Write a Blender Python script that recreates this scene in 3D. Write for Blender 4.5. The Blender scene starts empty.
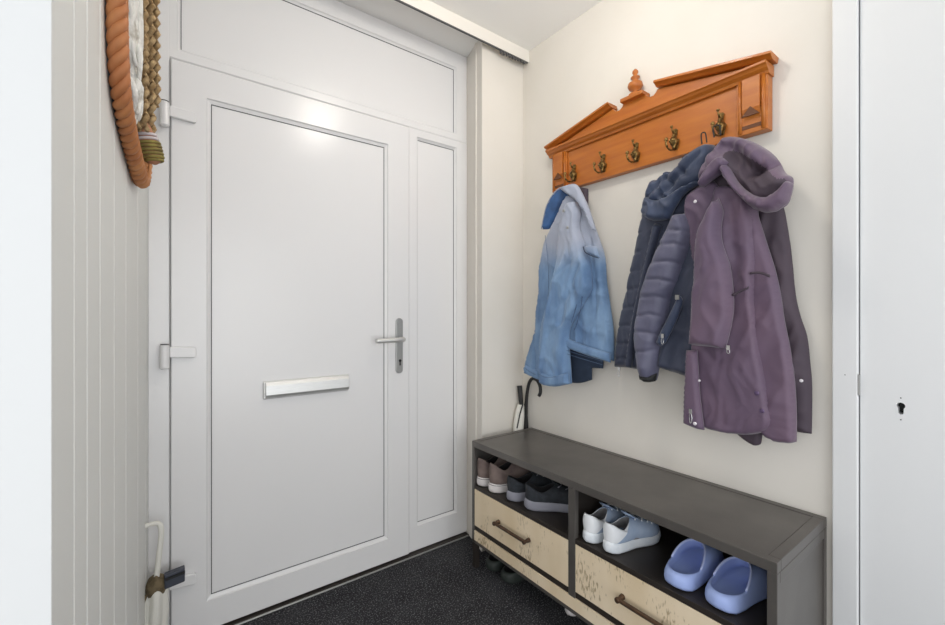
import bpy, bmesh, math, random
import numpy as np
from mathutils import Vector, Matrix, noise
from mathutils.geometry import delaunay_2d_cdt

# ------------------------------------------------------------------ camera, world, lights, exposure
S = bpy.context.scene
C = S.collection
cam = bpy.data.objects.new('camera', bpy.data.cameras.new('camera'))
C.objects.link(cam)
cam.data.sensor_width = 36.0
cam.data.lens = 36.0 * 427.4 / 945.0
cam.data.clip_start = 0.02
cam.location = (0, 0, 1.2)
cam.rotation_euler = (math.radians(90), 0, -math.radians(36.69))
S.camera = cam

W = bpy.data.worlds.new('world')
S.world = W
W.use_nodes = True
bg = W.node_tree.nodes['Background']
bg.inputs[0].default_value = (0.96, 0.98, 1.0, 1)
bg.inputs[1].default_value = 0.88

def area(name, loc, target, sx, sy, power, col):
    l = bpy.data.lights.new(name, 'AREA')
    l.shape = 'RECTANGLE'; l.size = sx; l.size_y = sy; l.energy = power; l.color = col
    o = bpy.data.objects.new(name, l); C.objects.link(o)
    o.location = loc
    o.rotation_euler = (Vector(target) - Vector(loc)).to_track_quat('-Z', 'Y').to_euler()
    return o
# daylight from the living room windows behind the camera, then an added side fill
area('window_daylight', (0.2, -2.3, 1.1), (0.7, 1.9, 0.8), 2.4, 1.9, 26, (0.95, 0.975, 1.0))
area('side_fill', (-1.3, -0.7, 1.0), (1.4, 1.1, 0.5), 1.4, 1.6, 7, (0.96, 0.98, 1.0))  # unseen fill added to even out the coat wall and bench front
# the hall's own ceiling lamp (its fitting is built below)
LAMP = (0.87, 0.87, 2.50)
pl = bpy.data.lights.new('hall_lamp', 'POINT'); pl.energy = 7.5; pl.color = (1.0, 0.94, 0.86); pl.shadow_soft_size = 0.09
po = bpy.data.objects.new('hall_lamp', pl); C.objects.link(po); po.location = (LAMP[0], LAMP[1], LAMP[2] - 0.05)

S.view_settings.view_transform = 'Standard'
S.view_settings.look = 'None'
S.view_settings.gamma = 1.0
S.view_settings.exposure = 0.45
S.view_settings.use_curve_mapping = False

# ------------------------------------------------------------------ materials
def lin(c):
    c = c / 255.0
    return c / 12.92 if c <= 0.04045 else ((c + 0.055) / 1.055) ** 2.4
def rgb(r, g, b): return (lin(r), lin(g), lin(b), 1)

def mat(name, col, rough=0.6, metal=0.0, col2=None, scale=8.0, stretch=(1, 1, 1), detail=4, lo=0.35, hi=0.65,
        bump=0.0, bscale=None, bdist=0.002, sheen=0.0, spec=0.5, coat=0.0):
    m = bpy.data.materials.new(name); m.use_nodes = True
    nt = m.node_tree; N = nt.nodes; L = nt.links
    b = N['Principled BSDF']
    b.inputs['Base Color'].default_value = col
    b.inputs['Roughness'].default_value = rough
    b.inputs['Metallic'].default_value = metal
    b.inputs['Specular IOR Level'].default_value = spec
    b.inputs['Sheen Weight'].default_value = sheen
    b.inputs['Coat Weight'].default_value = coat
    tc = N.new('ShaderNodeTexCoord'); mp = N.new('ShaderNodeMapping')
    mp.inputs['Scale'].default_value = stretch
    L.new(tc.outputs['Object'], mp.inputs['Vector'])
    if col2 is not None:
        n = N.new('ShaderNodeTexNoise'); n.inputs['Scale'].default_value = scale; n.inputs['Detail'].default_value = detail
        L.new(mp.outputs[0], n.inputs['Vector'])
        mr = N.new('ShaderNodeMapRange'); mr.inputs['From Min'].default_value = lo; mr.inputs['From Max'].default_value = hi
        L.new(n.outputs['Fac'], mr.inputs['Value'])
        mx = N.new('ShaderNodeMix'); mx.data_type = 'RGBA'
        mx.inputs[6].default_value = col; mx.inputs[7].default_value = col2
        L.new(mr.outputs[0], mx.inputs[0]); L.new(mx.outputs[2], b.inputs['Base Color'])
    if bump > 0:
        n2 = N.new('ShaderNodeTexNoise'); n2.inputs['Scale'].default_value = bscale or scale; n2.inputs['Detail'].default_value = 3
        L.new(mp.outputs[0], n2.inputs['Vector'])
        bp = N.new('ShaderNodeBump'); bp.inputs['Strength'].default_value = bump; bp.inputs['Distance'].default_value = bdist
        L.new(n2.outputs['Fac'], bp.inputs['Height']); L.new(bp.outputs[0], b.inputs['Normal'])
    return m

M = {}
M['wall'] = mat('cream_plaster', rgb(226, 221, 213), 0.9, col2=rgb(222, 217, 208), scale=3, bump=0.15, bscale=60, bdist=0.001)
M['ceiling'] = mat('ceiling_paint', rgb(243, 242, 239), 0.9)
M['panel'] = mat('painted_panelling', rgb(222, 222, 218), 0.5)
M['near'] = mat('white_wall', rgb(212, 213, 213), 0.7)
M['trim'] = mat('white_lacquer', rgb(222, 223, 224), 0.4)
M['upvc'] = mat('white_plastic', rgb(228, 227, 227), 0.27)
M['upvc_panel'] = mat('white_door_panel', rgb(229, 228, 228), 0.25)
M['gasket'] = mat('grey_gasket', rgb(84, 84, 86), 0.6)
M['dark'] = mat('dark_hole', rgb(28, 28, 28), 0.8)
M['alu'] = mat('brushed_aluminium', rgb(222, 222, 220), 0.4, 0.75, col2=rgb(212, 212, 210), scale=30, stretch=(1, 1, 30))
M['nickel'] = mat('satin_nickel', rgb(168, 168, 166), 0.4, 0.8)
M['valance'] = mat('valance_paint', rgb(232, 228, 220), 0.7)
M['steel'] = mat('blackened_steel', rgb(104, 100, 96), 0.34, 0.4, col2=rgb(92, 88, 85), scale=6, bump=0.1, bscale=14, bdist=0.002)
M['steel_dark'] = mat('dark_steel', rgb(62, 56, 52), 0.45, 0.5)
M['bronze'] = mat('aged_bronze', rgb(92, 70, 54), 0.45, 0.6, col2=rgb(70, 54, 44), scale=40)
M['brass'] = mat('antique_brass', rgb(150, 122, 72), 0.35, 0.9, col2=rgb(82, 64, 36), scale=90, lo=0.4, hi=0.6)
M['pine'] = mat('orange_pine', rgb(184, 108, 36), 0.42, col2=rgb(170, 94, 30), scale=5, stretch=(3, 1, 9), detail=6, bump=0.1, bscale=20, bdist=0.001, coat=0.15)
M['pine_dark'] = mat('groove_pine', rgb(96, 54, 24), 0.6)
M['rubber'] = mat('black_rubber', rgb(30, 31, 32), 0.7)

def wood_pale():
    m = mat('pale_mango_wood', rgb(236, 219, 192), 0.6, col2=rgb(220, 199, 165), scale=7, stretch=(1, 1, 0.25), lo=0.3, hi=0.7, bump=0.2, bscale=40, bdist=0.001)
    nt = m.node_tree; N = nt.nodes; L = nt.links; b = N['Principled BSDF']
    prev = b.inputs['Base Color'].links[0].from_socket
    tc = N.new('ShaderNodeTexCoord'); mp = N.new('ShaderNodeMapping'); mp.inputs['Scale'].default_value = (1, 1, 0.3)
    L.new(tc.outputs['Object'], mp.inputs['Vector'])
    n = N.new('ShaderNodeTexNoise'); n.inputs['Scale'].default_value = 150; n.inputs['Detail'].default_value = 3
    n3 = N.new('ShaderNodeTexNoise'); n3.inputs['Scale'].default_value = 5
    L.new(mp.outputs[0], n.inputs['Vector']); L.new(tc.outputs['Object'], n3.inputs['Vector'])
    mu = N.new('ShaderNodeMath'); mu.operation = 'MULTIPLY'
    L.new(n.outputs['Fac'], mu.inputs[0]); L.new(n3.outputs['Fac'], mu.inputs[1])
    mr = N.new('ShaderNodeMapRange'); mr.inputs['From Min'].default_value = 0.315; mr.inputs['From Max'].default_value = 0.38
    L.new(mu.outputs[0], mr.inputs['Value'])
    mx = N.new('ShaderNodeMix'); mx.data_type = 'RGBA'; mx.inputs[7].default_value = rgb(178, 158, 126)
    L.new(mr.outputs[0], mx.inputs[0]); L.new(prev, mx.inputs[6]); L.new(mx.outputs[2], b.inputs['Base Color'])
    return m
M['mango'] = wood_pale()

def carpet():
    m = mat('dark_carpet', rgb(58, 58, 61), 0.97, col2=rgb(40, 40, 43), scale=6, lo=0.3, hi=0.7, spec=0.15)
    nt = m.node_tree; N = nt.nodes; L = nt.links; b = N['Principled BSDF']
    prev = b.inputs['Base Color'].links[0].from_socket
    tc = N.new('ShaderNodeTexCoord')
    n = N.new('ShaderNodeTexNoise'); n.inputs['Scale'].default_value = 170; n.inputs['Detail'].default_value = 2
    L.new(tc.outputs['Object'], n.inputs['Vector'])
    mr = N.new('ShaderNodeMapRange'); mr.inputs['From Min'].default_value = 0.54; mr.inputs['From Max'].default_value = 0.72
    L.new(n.outputs['Fac'], mr.inputs['Value'])
    mx = N.new('ShaderNodeMix'); mx.data_type = 'RGBA'; mx.inputs[7].default_value = rgb(128, 128, 130)
    L.new(mr.outputs[0], mx.inputs[0]); L.new(prev, mx.inputs[6]); L.new(mx.outputs[2], b.inputs['Base Color'])
    bp = N.new('ShaderNodeBump'); bp.inputs['Strength'].default_value = 0.9; bp.inputs['Distance'].default_value = 0.006
    L.new(n.outputs['Fac'], bp.inputs['Height']); L.new(bp.outputs[0], b.inputs['Normal'])
    return m
M['carpet'] = carpet()

def denim(name, base, fade, z0, z1, dark):
    # washed denim: a faded dye band above z0..z1 (world height in the garment), patchy wear, twill weave
    m = mat(name, base, 0.85, sheen=0.2)
    nt = m.node_tree; N = nt.nodes; L = nt.links; b = N['Principled BSDF']
    tc = N.new('ShaderNodeTexCoord'); sp = N.new('ShaderNodeSeparateXYZ'); L.new(tc.outputs['Object'], sp.inputs[0])
    n = N.new('ShaderNodeTexNoise'); n.inputs['Scale'].default_value = 9; n.inputs['Detail'].default_value = 5
    mp = N.new('ShaderNodeMapping'); mp.inputs['Scale'].default_value = (1, 1.6, 0.6)
    L.new(tc.outputs['Object'], mp.inputs[0]); L.new(mp.outputs[0], n.inputs['Vector'])
    ad = N.new('ShaderNodeMath'); ad.operation = 'MULTIPLY_ADD'; ad.inputs[1].default_value = 0.12
    L.new(n.outputs['Fac'], ad.inputs[0]); L.new(sp.outputs['Z'], ad.inputs[2])
    mr = N.new('ShaderNodeMapRange'); mr.inputs['From Min'].default_value = z0 + 0.06; mr.inputs['From Max'].default_value = z1 + 0.06
    mr.interpolation_type = 'SMOOTHSTEP'
    L.new(ad.outputs[0], mr.inputs['Value'])
    mw = N.new('ShaderNodeMapRange'); mw.inputs['From Min'].default_value = 0.36; mw.inputs['From Max'].default_value = 0.62
    L.new(n.outputs['Fac'], mw.inputs['Value'])
    m1 = N.new('ShaderNodeMix'); m1.data_type = 'RGBA'; m1.inputs[6].default_value = dark; m1.inputs[7].default_value = base
    L.new(mw.outputs[0], m1.inputs[0])
    m2 = N.new('ShaderNodeMix'); m2.data_type = 'RGBA'; m2.inputs[7].default_value = fade
    L.new(mr.outputs[0], m2.inputs[0]); L.new(m1.outputs[2], m2.inputs[6]); L.new(m2.outputs[2], b.inputs['Base Color'])
    n2 = N.new('ShaderNodeTexNoise'); n2.inputs['Scale'].default_value = 60; n2.inputs['Detail'].default_value = 4
    L.new(tc.outputs['Object'], n2.inputs['Vector'])
    bp = N.new('ShaderNodeBump'); bp.inputs['Strength'].default_value = 0.35; bp.inputs['Distance'].default_value = 0.003
    L.new(n2.outputs['Fac'], bp.inputs['Height']); L.new(bp.outputs[0], b.inputs['Normal'])
    return m
M['denim'] = denim('blue_denim', rgb(126, 156, 190), rgb(162, 168, 184), -0.42, -0.26, rgb(90, 120, 158))
M['denim_dark'] = mat('indigo_denim', rgb(66, 104, 156), 0.9, col2=rgb(48, 72, 110), scale=14, bump=0.3, bscale=60)
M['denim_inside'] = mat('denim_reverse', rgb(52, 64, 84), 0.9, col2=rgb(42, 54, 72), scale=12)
M['thread'] = mat('seam_thread', rgb(78, 98, 128), 0.8)
M['puffer'] = mat('slate_nylon', rgb(94, 94, 116), 0.5, col2=rgb(84, 84, 106), scale=8, bump=0.5, bscale=22, bdist=0.006, sheen=0.2)
M['navy'] = mat('navy_softshell', rgb(56, 62, 82), 0.62, col2=rgb(48, 54, 74), scale=8, bump=0.4, bscale=24, bdist=0.005, sheen=0.2)
M['navy_blue'] = mat('navy_hood_cloth', rgb(54, 66, 92), 0.6, col2=rgb(44, 54, 78), scale=14, bump=0.5, bscale=26, bdist=0.006, sheen=0.2)
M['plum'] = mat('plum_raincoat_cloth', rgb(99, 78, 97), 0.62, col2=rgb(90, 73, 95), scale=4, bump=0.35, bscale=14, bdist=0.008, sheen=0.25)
M['plum_dark'] = mat('plum_lining_and_shade', rgb(74, 62, 72), 0.75, col2=rgb(64, 54, 64), scale=6, bump=0.3, bscale=14, bdist=0.006)  # lining cloth; on the coat back the dark tone stands for shade
M['silver'] = mat('silver_metal', rgb(220, 220, 222), 0.25, 1.0)
M['pearl'] = mat('pale_snap', rgb(226, 222, 226), 0.3, 0.2)
M['plum_snap'] = mat('plum_snap', rgb(98, 80, 112), 0.3, 0.4)

M['brown_leather'] = mat('brown_suede', rgb(126, 110, 104), 0.85, col2=rgb(100, 86, 82), scale=20, bump=0.3, bscale=80)
M['sole_white'] = mat('off_white_rubber', rgb(214, 208, 206), 0.6)
M['sole_grey'] = mat('grey_rubber', rgb(136, 136, 146), 0.6)
M['black_mesh'] = mat('black_mesh', rgb(50, 54, 60), 0.85, col2=rgb(40, 43, 48), scale=60, bump=0.4, bscale=180)
M['white_mesh'] = mat('white_knit', rgb(226, 230, 234), 0.75, col2=rgb(214, 220, 226), scale=40, bump=0.3, bscale=150)
def trainer_knit():
    # white heel counter, grey-blue quarter and forefoot, split along a slanted seam
    m = mat('white_and_blue_knit', rgb(160, 178, 202), 0.8, bump=0.4, bscale=160)
    nt = m.node_tree; N = nt.nodes; L = nt.links; b = N['Principled BSDF']
    tc = N.new('ShaderNodeTexCoord'); sp = N.new('ShaderNodeSeparateXYZ'); L.new(tc.outputs['Object'], sp.inputs[0])
    a = N.new('ShaderNodeMath'); a.operation = 'MULTIPLY_ADD'; a.inputs[1].default_value = -1.3; L.new(sp.outputs['Z'], a.inputs[0]); L.new(sp.outputs['X'], a.inputs[2])
    mr = N.new('ShaderNodeMapRange'); mr.inputs['From Min'].default_value = -0.024; mr.inputs['From Max'].default_value = -0.021; L.new(a.outputs[0], mr.inputs['Value'])
    n = N.new('ShaderNodeTexNoise'); n.inputs['Scale'].default_value = 45; L.new(tc.outputs['Object'], n.inputs['Vector'])
    mx = N.new('ShaderNodeMix'); mx.data_type = 'RGBA'; mx.inputs[6].default_value = rgb(150, 170, 198); mx.inputs[7].default_value = rgb(180, 192, 210); L.new(n.outputs['Fac'], mx.inputs[0])
    m2 = N.new('ShaderNodeMix'); m2.data_type = 'RGBA'; m2.inputs[6].default_value = rgb(230, 232, 235); L.new(mr.outputs[0], m2.inputs[0]); L.new(mx.outputs[2], m2.inputs[7])
    L.new(m2.outputs[2], b.inputs['Base Color'])
    return m
M['trainer_knit'] = trainer_knit()
M['blue_mesh'] = mat('grey_blue_knit', rgb(160, 178, 202), 0.8, col2=rgb(142, 160, 188), scale=50, bump=0.4, bscale=160)
M['grey_lining'] = mat('grey_lining', rgb(150, 148, 150), 0.9)
M['dark_lining'] = mat('dark_lining', rgb(40, 38, 40), 0.9)
M['clog'] = mat('periwinkle_foam', rgb(162, 180, 230), 0.55, spec=0.35)
M['clog_light'] = mat('pale_periwinkle_foam', rgb(190, 200, 240), 0.55)
M['green_rubber'] = mat('dark_green_rubber', rgb(42, 48, 44), 0.6)
M['green_rim'] = mat('grey_green_rubber', rgb(70, 78, 70), 0.6)
M['beige'] = mat('beige_suede', rgb(176, 164, 146), 0.85)

M['rope_wood'] = mat('orange_carved_wood', rgb(200, 138, 86), 0.65, col2=rgb(174, 110, 66), scale=14, stretch=(1, 1, 0.3), bump=0.35, bscale=40, bdist=0.002)
M['wool'] = mat('white_wool', rgb(222, 220, 214), 0.95, col2=rgb(150, 138, 120), scale=26, lo=0.52, hi=0.72, bump=0.9, bscale=60, bdist=0.006)
M['jute'] = mat('jute_cord', rgb(184, 158, 118), 0.95, col2=rgb(140, 112, 74), scale=60, bump=0.6, bscale=160, bdist=0.003)
M['olive'] = mat('olive_cord', rgb(150, 138, 72), 0.85, col2=rgb(120, 104, 58), scale=50, bump=0.4, bscale=120)
M['terra'] = mat('terracotta_cord', rgb(172, 120, 92), 0.85)
M['lilac'] = mat('pale_lilac_cord', rgb(206, 196, 198), 0.85)
M['dark_back'] = mat('dark_backing', rgb(58, 62, 68), 0.7)
M['white_cloth'] = mat('white_umbrella_cloth', rgb(224, 222, 214), 0.6)
M['black_cloth'] = mat('black_umbrella_cloth', rgb(38, 38, 38), 0.6)
M['brown_strap'] = mat('brown_tie', rgb(112, 98, 74), 0.9, col2=rgb(84, 72, 52), scale=60, lo=0.4, hi=0.6, bump=0.5, bscale=90)
M['slate_plastic'] = mat('slate_plastic', rgb(54, 58, 70), 0.4)
def glow(name, col, st):
    m = bpy.data.materials.new(name); m.use_nodes = True
    b = m.node_tree.nodes['Principled BSDF']; b.inputs['Emission Color'].default_value = col; b.inputs['Emission Strength'].default_value = st
    b.inputs['Base Color'].default_value = (0.9, 0.9, 0.88, 1)
    return m
M['lamp_glass'] = glow('lit_opal_glass', (1.0, 0.93, 0.82, 1), 6.0)

# ------------------------------------------------------------------ helpers
def tag(o, label=None, cat=None, group=None, kind=None):
    if label: o['label'] = label
    if cat: o['category'] = cat
    if group: o['group'] = group
    if kind: o['kind'] = kind
    return o
def empty(name, loc=(0, 0, 0), rz=0):
    o = bpy.data.objects.new(name, None); C.objects.link(o)
    o.empty_display_size = 0.05
    o.location = loc; o.rotation_euler = (0, 0, rz)
    return o
def obj(name, bm, m, parent=None, origin=(0, 0, 0), smooth=False, bevel=0, label=None):
    """one mesh object; vertices were given in the frame whose origin sits at `origin`"""
    me = bpy.data.meshes.new(name)
    bmesh.ops.recalc_face_normals(bm, faces=bm.faces)
    if any(origin): bmesh.ops.translate(bm, verts=bm.verts, vec=-Vector(origin))
    bm.to_mesh(me); bm.free()
    for x in (m if isinstance(m, (list, tuple)) else [m]): me.materials.append(x)
    if smooth: me.polygons.foreach_set('use_smooth', [True] * len(me.polygons))
    o = bpy.data.objects.new(name, me); C.objects.link(o)
    if parent: o.parent = parent
    if bevel:
        b = o.modifiers.new('bevel', 'BEVEL'); b.width = bevel; b.segments = 2; b.limit_method = 'ANGLE'; b.angle_limit = math.radians(40)
    if label: o['label'] = label
    return o
def copy_tree(o, parent=None):
    c = o.copy(); C.objects.link(c)
    if parent: c.parent = parent
    for ch in list(o.children): copy_tree(ch, c)
    return c
def box(bm, x0, x1, y0, y1, z0, z1):
    v = [bm.verts.new(p) for p in ((x0, y0, z0), (x1, y0, z0), (x1, y1, z0), (x0, y1, z0), (x0, y0, z1), (x1, y0, z1), (x1, y1, z1), (x0, y1, z1))]
    for f in ((0, 3, 2, 1), (4, 5, 6, 7), (0, 1, 5, 4), (1, 2, 6, 5), (2, 3, 7, 6), (3, 0, 4, 7)):
        bm.faces.new([v[i] for i in f])
    return bm
def B(*a):
    return box(bmesh.new(), *a)
def prism(bm, pts, axis, a, b):
    """extrude a 2-D outline along axis ('x','y','z') from a to b"""
    def P(p, t): return {'x': (t, p[0], p[1]), 'y': (p[0], t, p[1]), 'z': (p[0], p[1], t)}[axis]
    lo = [bm.verts.new(P(p, a)) for p in pts]; hi = [bm.verts.new(P(p, b)) for p in pts]
    n = len(pts)
    for i in range(n): bm.faces.new((lo[i], lo[(i + 1) % n], hi[(i + 1) % n], hi[i]))
    bm.faces.new(lo[::-1]); bm.faces.new(hi)
    return bm
def rings(bm, rr, closed=True, cap0=True, cap1=True):
    R = [[bm.verts.new(p) for p in r] for r in rr]
    n = len(rr[0])
    for a, b in zip(R, R[1:]):
        for i in range(n if closed else n - 1):
            bm.faces.new((a[i], a[(i + 1) % n], b[(i + 1) % n], b[i]))
    if cap0 and closed: bm.faces.new(R[0][::-1])
    if cap1 and closed: bm.faces.new(R[-1])
    return R
def tube(bm, pts, r, seg=8, closed=False, flat=1.0):
    pts = [Vector(p) for p in pts]; n = len(pts); out = []
    rad = r if isinstance(r, (list, tuple)) else [r] * n
    up = Vector((0, 0, 1)); prev = None
    for i, p in enumerate(pts):
        d = (pts[min(i + 1, n - 1)] - pts[max(i - 1, 0)])
        if closed: d = pts[(i + 1) % n] - pts[(i - 1) % n]
        d.normalize()
        if prev is None:
            a = d.cross(up)
            if a.length < 1e-3: a = d.cross(Vector((1, 0, 0)))
        else:
            a = prev - d * prev.dot(d)
        a.normalize(); prev = a
        b = d.cross(a)
        out.append([p + (a * math.cos(2 * math.pi * k / seg) + b * flat * math.sin(2 * math.pi * k / seg)) * rad[i] for k in range(seg)])
    if closed:
        rings(bm, out + [out[0]], cap0=False, cap1=False)
        bmesh.ops.remove_doubles(bm, verts=bm.verts, dist=1e-6)
    else:
        rings(bm, out)
    return bm
def T(pts, r, seg=8, **k): return tube(bmesh.new(), pts, r, seg, **k)
def lathe(bm, prof, c, axis='z', seg=20):
    """prof = [(radius, height along the axis)]"""
    rr = []
    for r, h in prof:
        r = max(r, 1e-5); ring = []
        for k in range(seg):
            a = 2 * math.pi * k / seg; x, y = r * math.cos(a), r * math.sin(a)
            ring.append({'z': (c[0] + x, c[1] + y, c[2] + h), 'x': (c[0] + h, c[1] + x, c[2] + y), 'y': (c[0] + x, c[1] + h, c[2] + y)}[axis])
        rr.append(ring)
    rings(bm, rr)
    return bm
def bez(pts, n=8):
    """Catmull-Rom through the points"""
    P = [Vector(p) for p in pts]; out = []
    for i in range(len(P) - 1):
        p0 = P[max(i - 1, 0)]; p1 = P[i]; p2 = P[i + 1]; p3 = P[min(i + 2, len(P) - 1)]
        for k in range(n):
            t = k / n
            out.append(0.5 * ((2 * p1) + (p2 - p0) * t + (2 * p0 - 5 * p1 + 4 * p2 - p3) * t * t + (3 * p1 - p0 - 3 * p2 + p3) * t ** 3))
    out.append(P[-1])
    return out
def frame_ring(bm, X, Z, x, z, yf, yb, bead, yp):
    """rectangular door/window frame: outer X0..X1 Z0..Z1, opening x0..x1 z0..z1, face at y=yf, sloped bead going back to yp"""
    def loop(a, b, y): return [(a[0], y, b[0]), (a[1], y, b[0]), (a[1], y, b[1]), (a[0], y, b[1])]
    L = [loop(X, Z, yb), loop((X[0], X[1]), (Z[0], Z[1]), yf + 0.004), loop((X[0] + .004, X[1] - .004), (Z[0] + .004, Z[1] - .004), yf),
         loop((x[0] - bead, x[1] + bead), (z[0] - bead, z[1] + bead), yf),
         loop((x[0] - bead * .8, x[1] + bead * .8), (z[0] - bead * .8, z[1] + bead * .8), yf + .006), loop(x, z, yp), loop(x, z, yb)]
    rings(bm, L, cap0=False, cap1=False)
    return bm

# ------------------------------------------------------------------ setting
XW = 1.60          # coat wall
YD = 1.87          # face of the front door leaf
YR = 1.69          # return wall beside the front door
ZC = 2.59
def struct(name, bm, m, label=None, **k):
    o = obj(name, bm, m, **k); o['kind'] = 'structure'
    if label: o['label'] = label
    return o
struct('floor', B(-1.4, 2.2, -1.6, 2.2, -0.06, 0), M['carpet'], 'dark grey speckled entrance carpet')
struct('ceiling', B(-1.4, 1.75, -1.6, 2.2, ZC, ZC + 0.08), M['ceiling'])
struct('wall_coat_side', B(XW, XW + 0.15, 0.34, 2.2, 0, ZC), M['wall'])
struct('wall_beside_door', prism(bmesh.new(), [(1.318, YR), (1.334, 1.752), (1.329, 1.757), (1.333, 1.772), (1.340, 1.776), (1.366, 1.878), (1.366, 2.05), (XW, 2.05), (XW, YR)], 'z', 0, ZC), M['wall'])
struct('wall_behind_door', B(-0.3, 1.75, 2.05, 2.2, 0, ZC), M['wall'])
# left wall: vertical boards, seen almost edge on
def left_x(y): return -0.1607 + 0.07646 * y
bm = bmesh.new()
ys = [0.75, 0.86, 0.945, 1.05, 1.20, 1.368, 1.60, 1.80]
prof = [(left_x(0.75), 0.75)]
for y in ys[1:]:
    prof += [(left_x(y - .005), y - .005), (left_x(y) - .005, y - .002), (left_x(y) - .005, y + .002), (left_x(y + .005), y + .005)]
prof += [(left_x(1.885), 1.885), (left_x(1.885), 2.05), (-0.30, 2.05), (-0.30, 0.90), (left_x(0.75) - 0.06, 0.75)]
prism(bm, prof, 'z', 0, ZC)
struct('wall_left', bm, M['panel'])
struct('wall_near_left', B(-1.4, left_x(0.75) - 0.0005, 0.748, 0.88, 0, ZC), M['near'])
# cupboard door and its casing in the coat wall, nearest the camera
bm = bmesh.new(); box(bm, XW - 0.018, XW + 0.10, 0.3155, 0.3725, 0, ZC)
struct('trim_1', bm, M['trim'], bevel=0.003)
def keyhole_leaf():
    bm = bmesh.new()
    y0, y1, z0, z1 = -0.55, 0.3125, 0.01, 2.585; X = XW - 0.006; ky, kz = 0.231, 0.9455
    outer = [(y0, z0), (y1, z0), (y1, z1), (y0, z1)]
    hole = [(ky + 0.0085 * math.cos(a), kz + 0.006 + 0.0085 * math.sin(a)) for a in [math.radians(-50 + 280 * k / 14) for k in range(15)]]
    hole += [(ky - 0.005, kz - 0.014), (ky - 0.002, kz - 0.017), (ky + 0.002, kz - 0.017), (ky + 0.005, kz - 0.014)]
    sides = []
    for loop in (outer, hole):
        vs = [bm.verts.new((X, p[0], p[1])) for p in loop]
        es = [bm.edges.new((vs[i], vs[(i + 1) % len(vs)])) for i in range(len(vs))]
        sides.append((vs, es))
    bmesh.ops.triangle_fill(bm, use_beauty=True, edges=sides[0][1] + sides[1][1])
    for (vs, es), depth in zip(sides, (0.034, 0.030)):
        back = [bm.verts.new((X + depth, v.co.y, v.co.z)) for v in vs]
        n = len(vs)
        for i in range(n): bm.faces.new((vs[i], vs[(i + 1) % n], back[(i + 1) % n], back[i]))
        bm.faces.new(back)
    return bm
door2 = tag(empty('door_2', (XW, 0.30, 0)), 'plain white cupboard door with an empty keyhole', kind='structure')
obj('leaf', keyhole_leaf(), M['trim'], door2, (XW, 0.30, 0))
bm = bmesh.new(); prism(bm, [(0.231 + 0.0084 * math.cos(a), 0.9455 + 0.015 * math.sin(a)) for a in [k * math.pi / 6 for k in range(12)]], 'x', XW + 0.0145, XW + 0.0225)
obj('lock_recess', bm, M['dark'], door2, (XW, 0.30, 0))
for dz in (0.0275, -0.0305):
    obj('screw_hole', lathe(bmesh.new(), [(0.0016, -.0004), (0.0016, 0.004)], (XW - 0.0062, 0.231, 0.945 + dz), 'x', 10), M['dark'], door2, (XW, 0.30, 0))
obj('catch_plate', B(XW - 0.0175, XW + 0.01, 0.3122, 0.3157, 0.968, 1.026), M['nickel'], door2, (XW, 0.30, 0))
obj('screw_hole', lathe(bmesh.new(), [(0.0014, -.0005), (0.0014, 0.003)], (XW - 0.0182, 0.343, 1.022), 'x', 10), M['dark'], door2, (XW, 0.30, 0))
struct('wall_cupboard_side', B(XW + 0.03, XW + 0.15, -1.6, 0.34, 0, ZC), M['near'])

# valance board with its curtain track, under the ceiling in front of the door
v = tag(empty('trim_2', (0.8, 1.66, ZC)), 'cream valance board under the ceiling with a dark curtain track edge', kind='structure')
obj('board', B(0.0, XW, 1.640, 1.655, 2.528, ZC), M['valance'], v, (0.8, 1.66, ZC), bevel=0.002)
obj('track', B(0.0, XW - 0.01, 1.641, 1.649, 2.5225, 2.5278), M['gasket'], v, (0.8, 1.66, ZC))
bm = bmesh.new(); random.seed(4)
for k in range(9):
    y = 1.400 + k * 0.020
    x = y
    box(bm, x, x + 0.009, 1.640, 1.650, 2.511 + random.uniform(-.003, .003), 2.5225)
obj('track_gliders', bm, M['gasket'], v, (0.8, 1.66, ZC))

# front door frame, fixed side panel and fixed top panel
YF = 1.882
fr = tag(empty('trim_3', (0.66, YF, 0)), 'white plastic front door frame with fixed side and top panels', kind='structure')
og = (0.66, YF, 0)
bm = bmesh.new()
box(bm, -0.017, 0.0455, YF, 2.05, 0.0, ZC)
obj('jamb', bm, M['upvc'], fr, og, bevel=0.003)
bm = bmesh.new(); frame_ring(bm, (0.040, 1.366), (2.118, ZC), (0.078, 1.2855), (2.163, 2.499), YF, 2.0, 0.010, YF + 0.012)
obj('top_frame', bm, M['upvc'], fr, og)
obj('top_panel', B(0.070, 1.292, YF + 0.013, YF + 0.045, 2.155, 2.507), M['upvc_panel'], fr, og)
bm = bmesh.new(); frame_ring(bm, (1.0075, 1.366), (0.010, 2.118), (1.0655, 1.2855), (0.143, 2.069), YF - 0.002, 2.0, 0.011, YF + 0.012)
obj('side_frame', bm, M['upvc'], fr, og)
obj('side_panel', B(1.058, 1.292, YF + 0.013, YF + 0.045, 0.136, 2.075), M['upvc_panel'], fr, og)
def gasket(x0, x1, z0, z1, y, w=0.0022, bottom=True, left=True):
    bm = bmesh.new()
    if bottom: box(bm, x0, x1, y, y + .003, z0, z0 + w)
    box(bm, x0, x1, y, y + .003, z1 - w, z1)
    if left: box(bm, x0, x0 + w, y, y + .003, z0, z1)
    box(bm, x1 - w, x1, y, y + .003, z0, z1)
    return bm
obj('gasket', gasket(0.0785, 1.285, 2.1635, 2.4985, YF + 0.0105, bottom=False), M['gasket'], fr, og)
obj('gasket', gasket(1.066, 1.285, 0.1435, 2.0685, YF + 0.0105, left=False), M['gasket'], fr, og)
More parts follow.
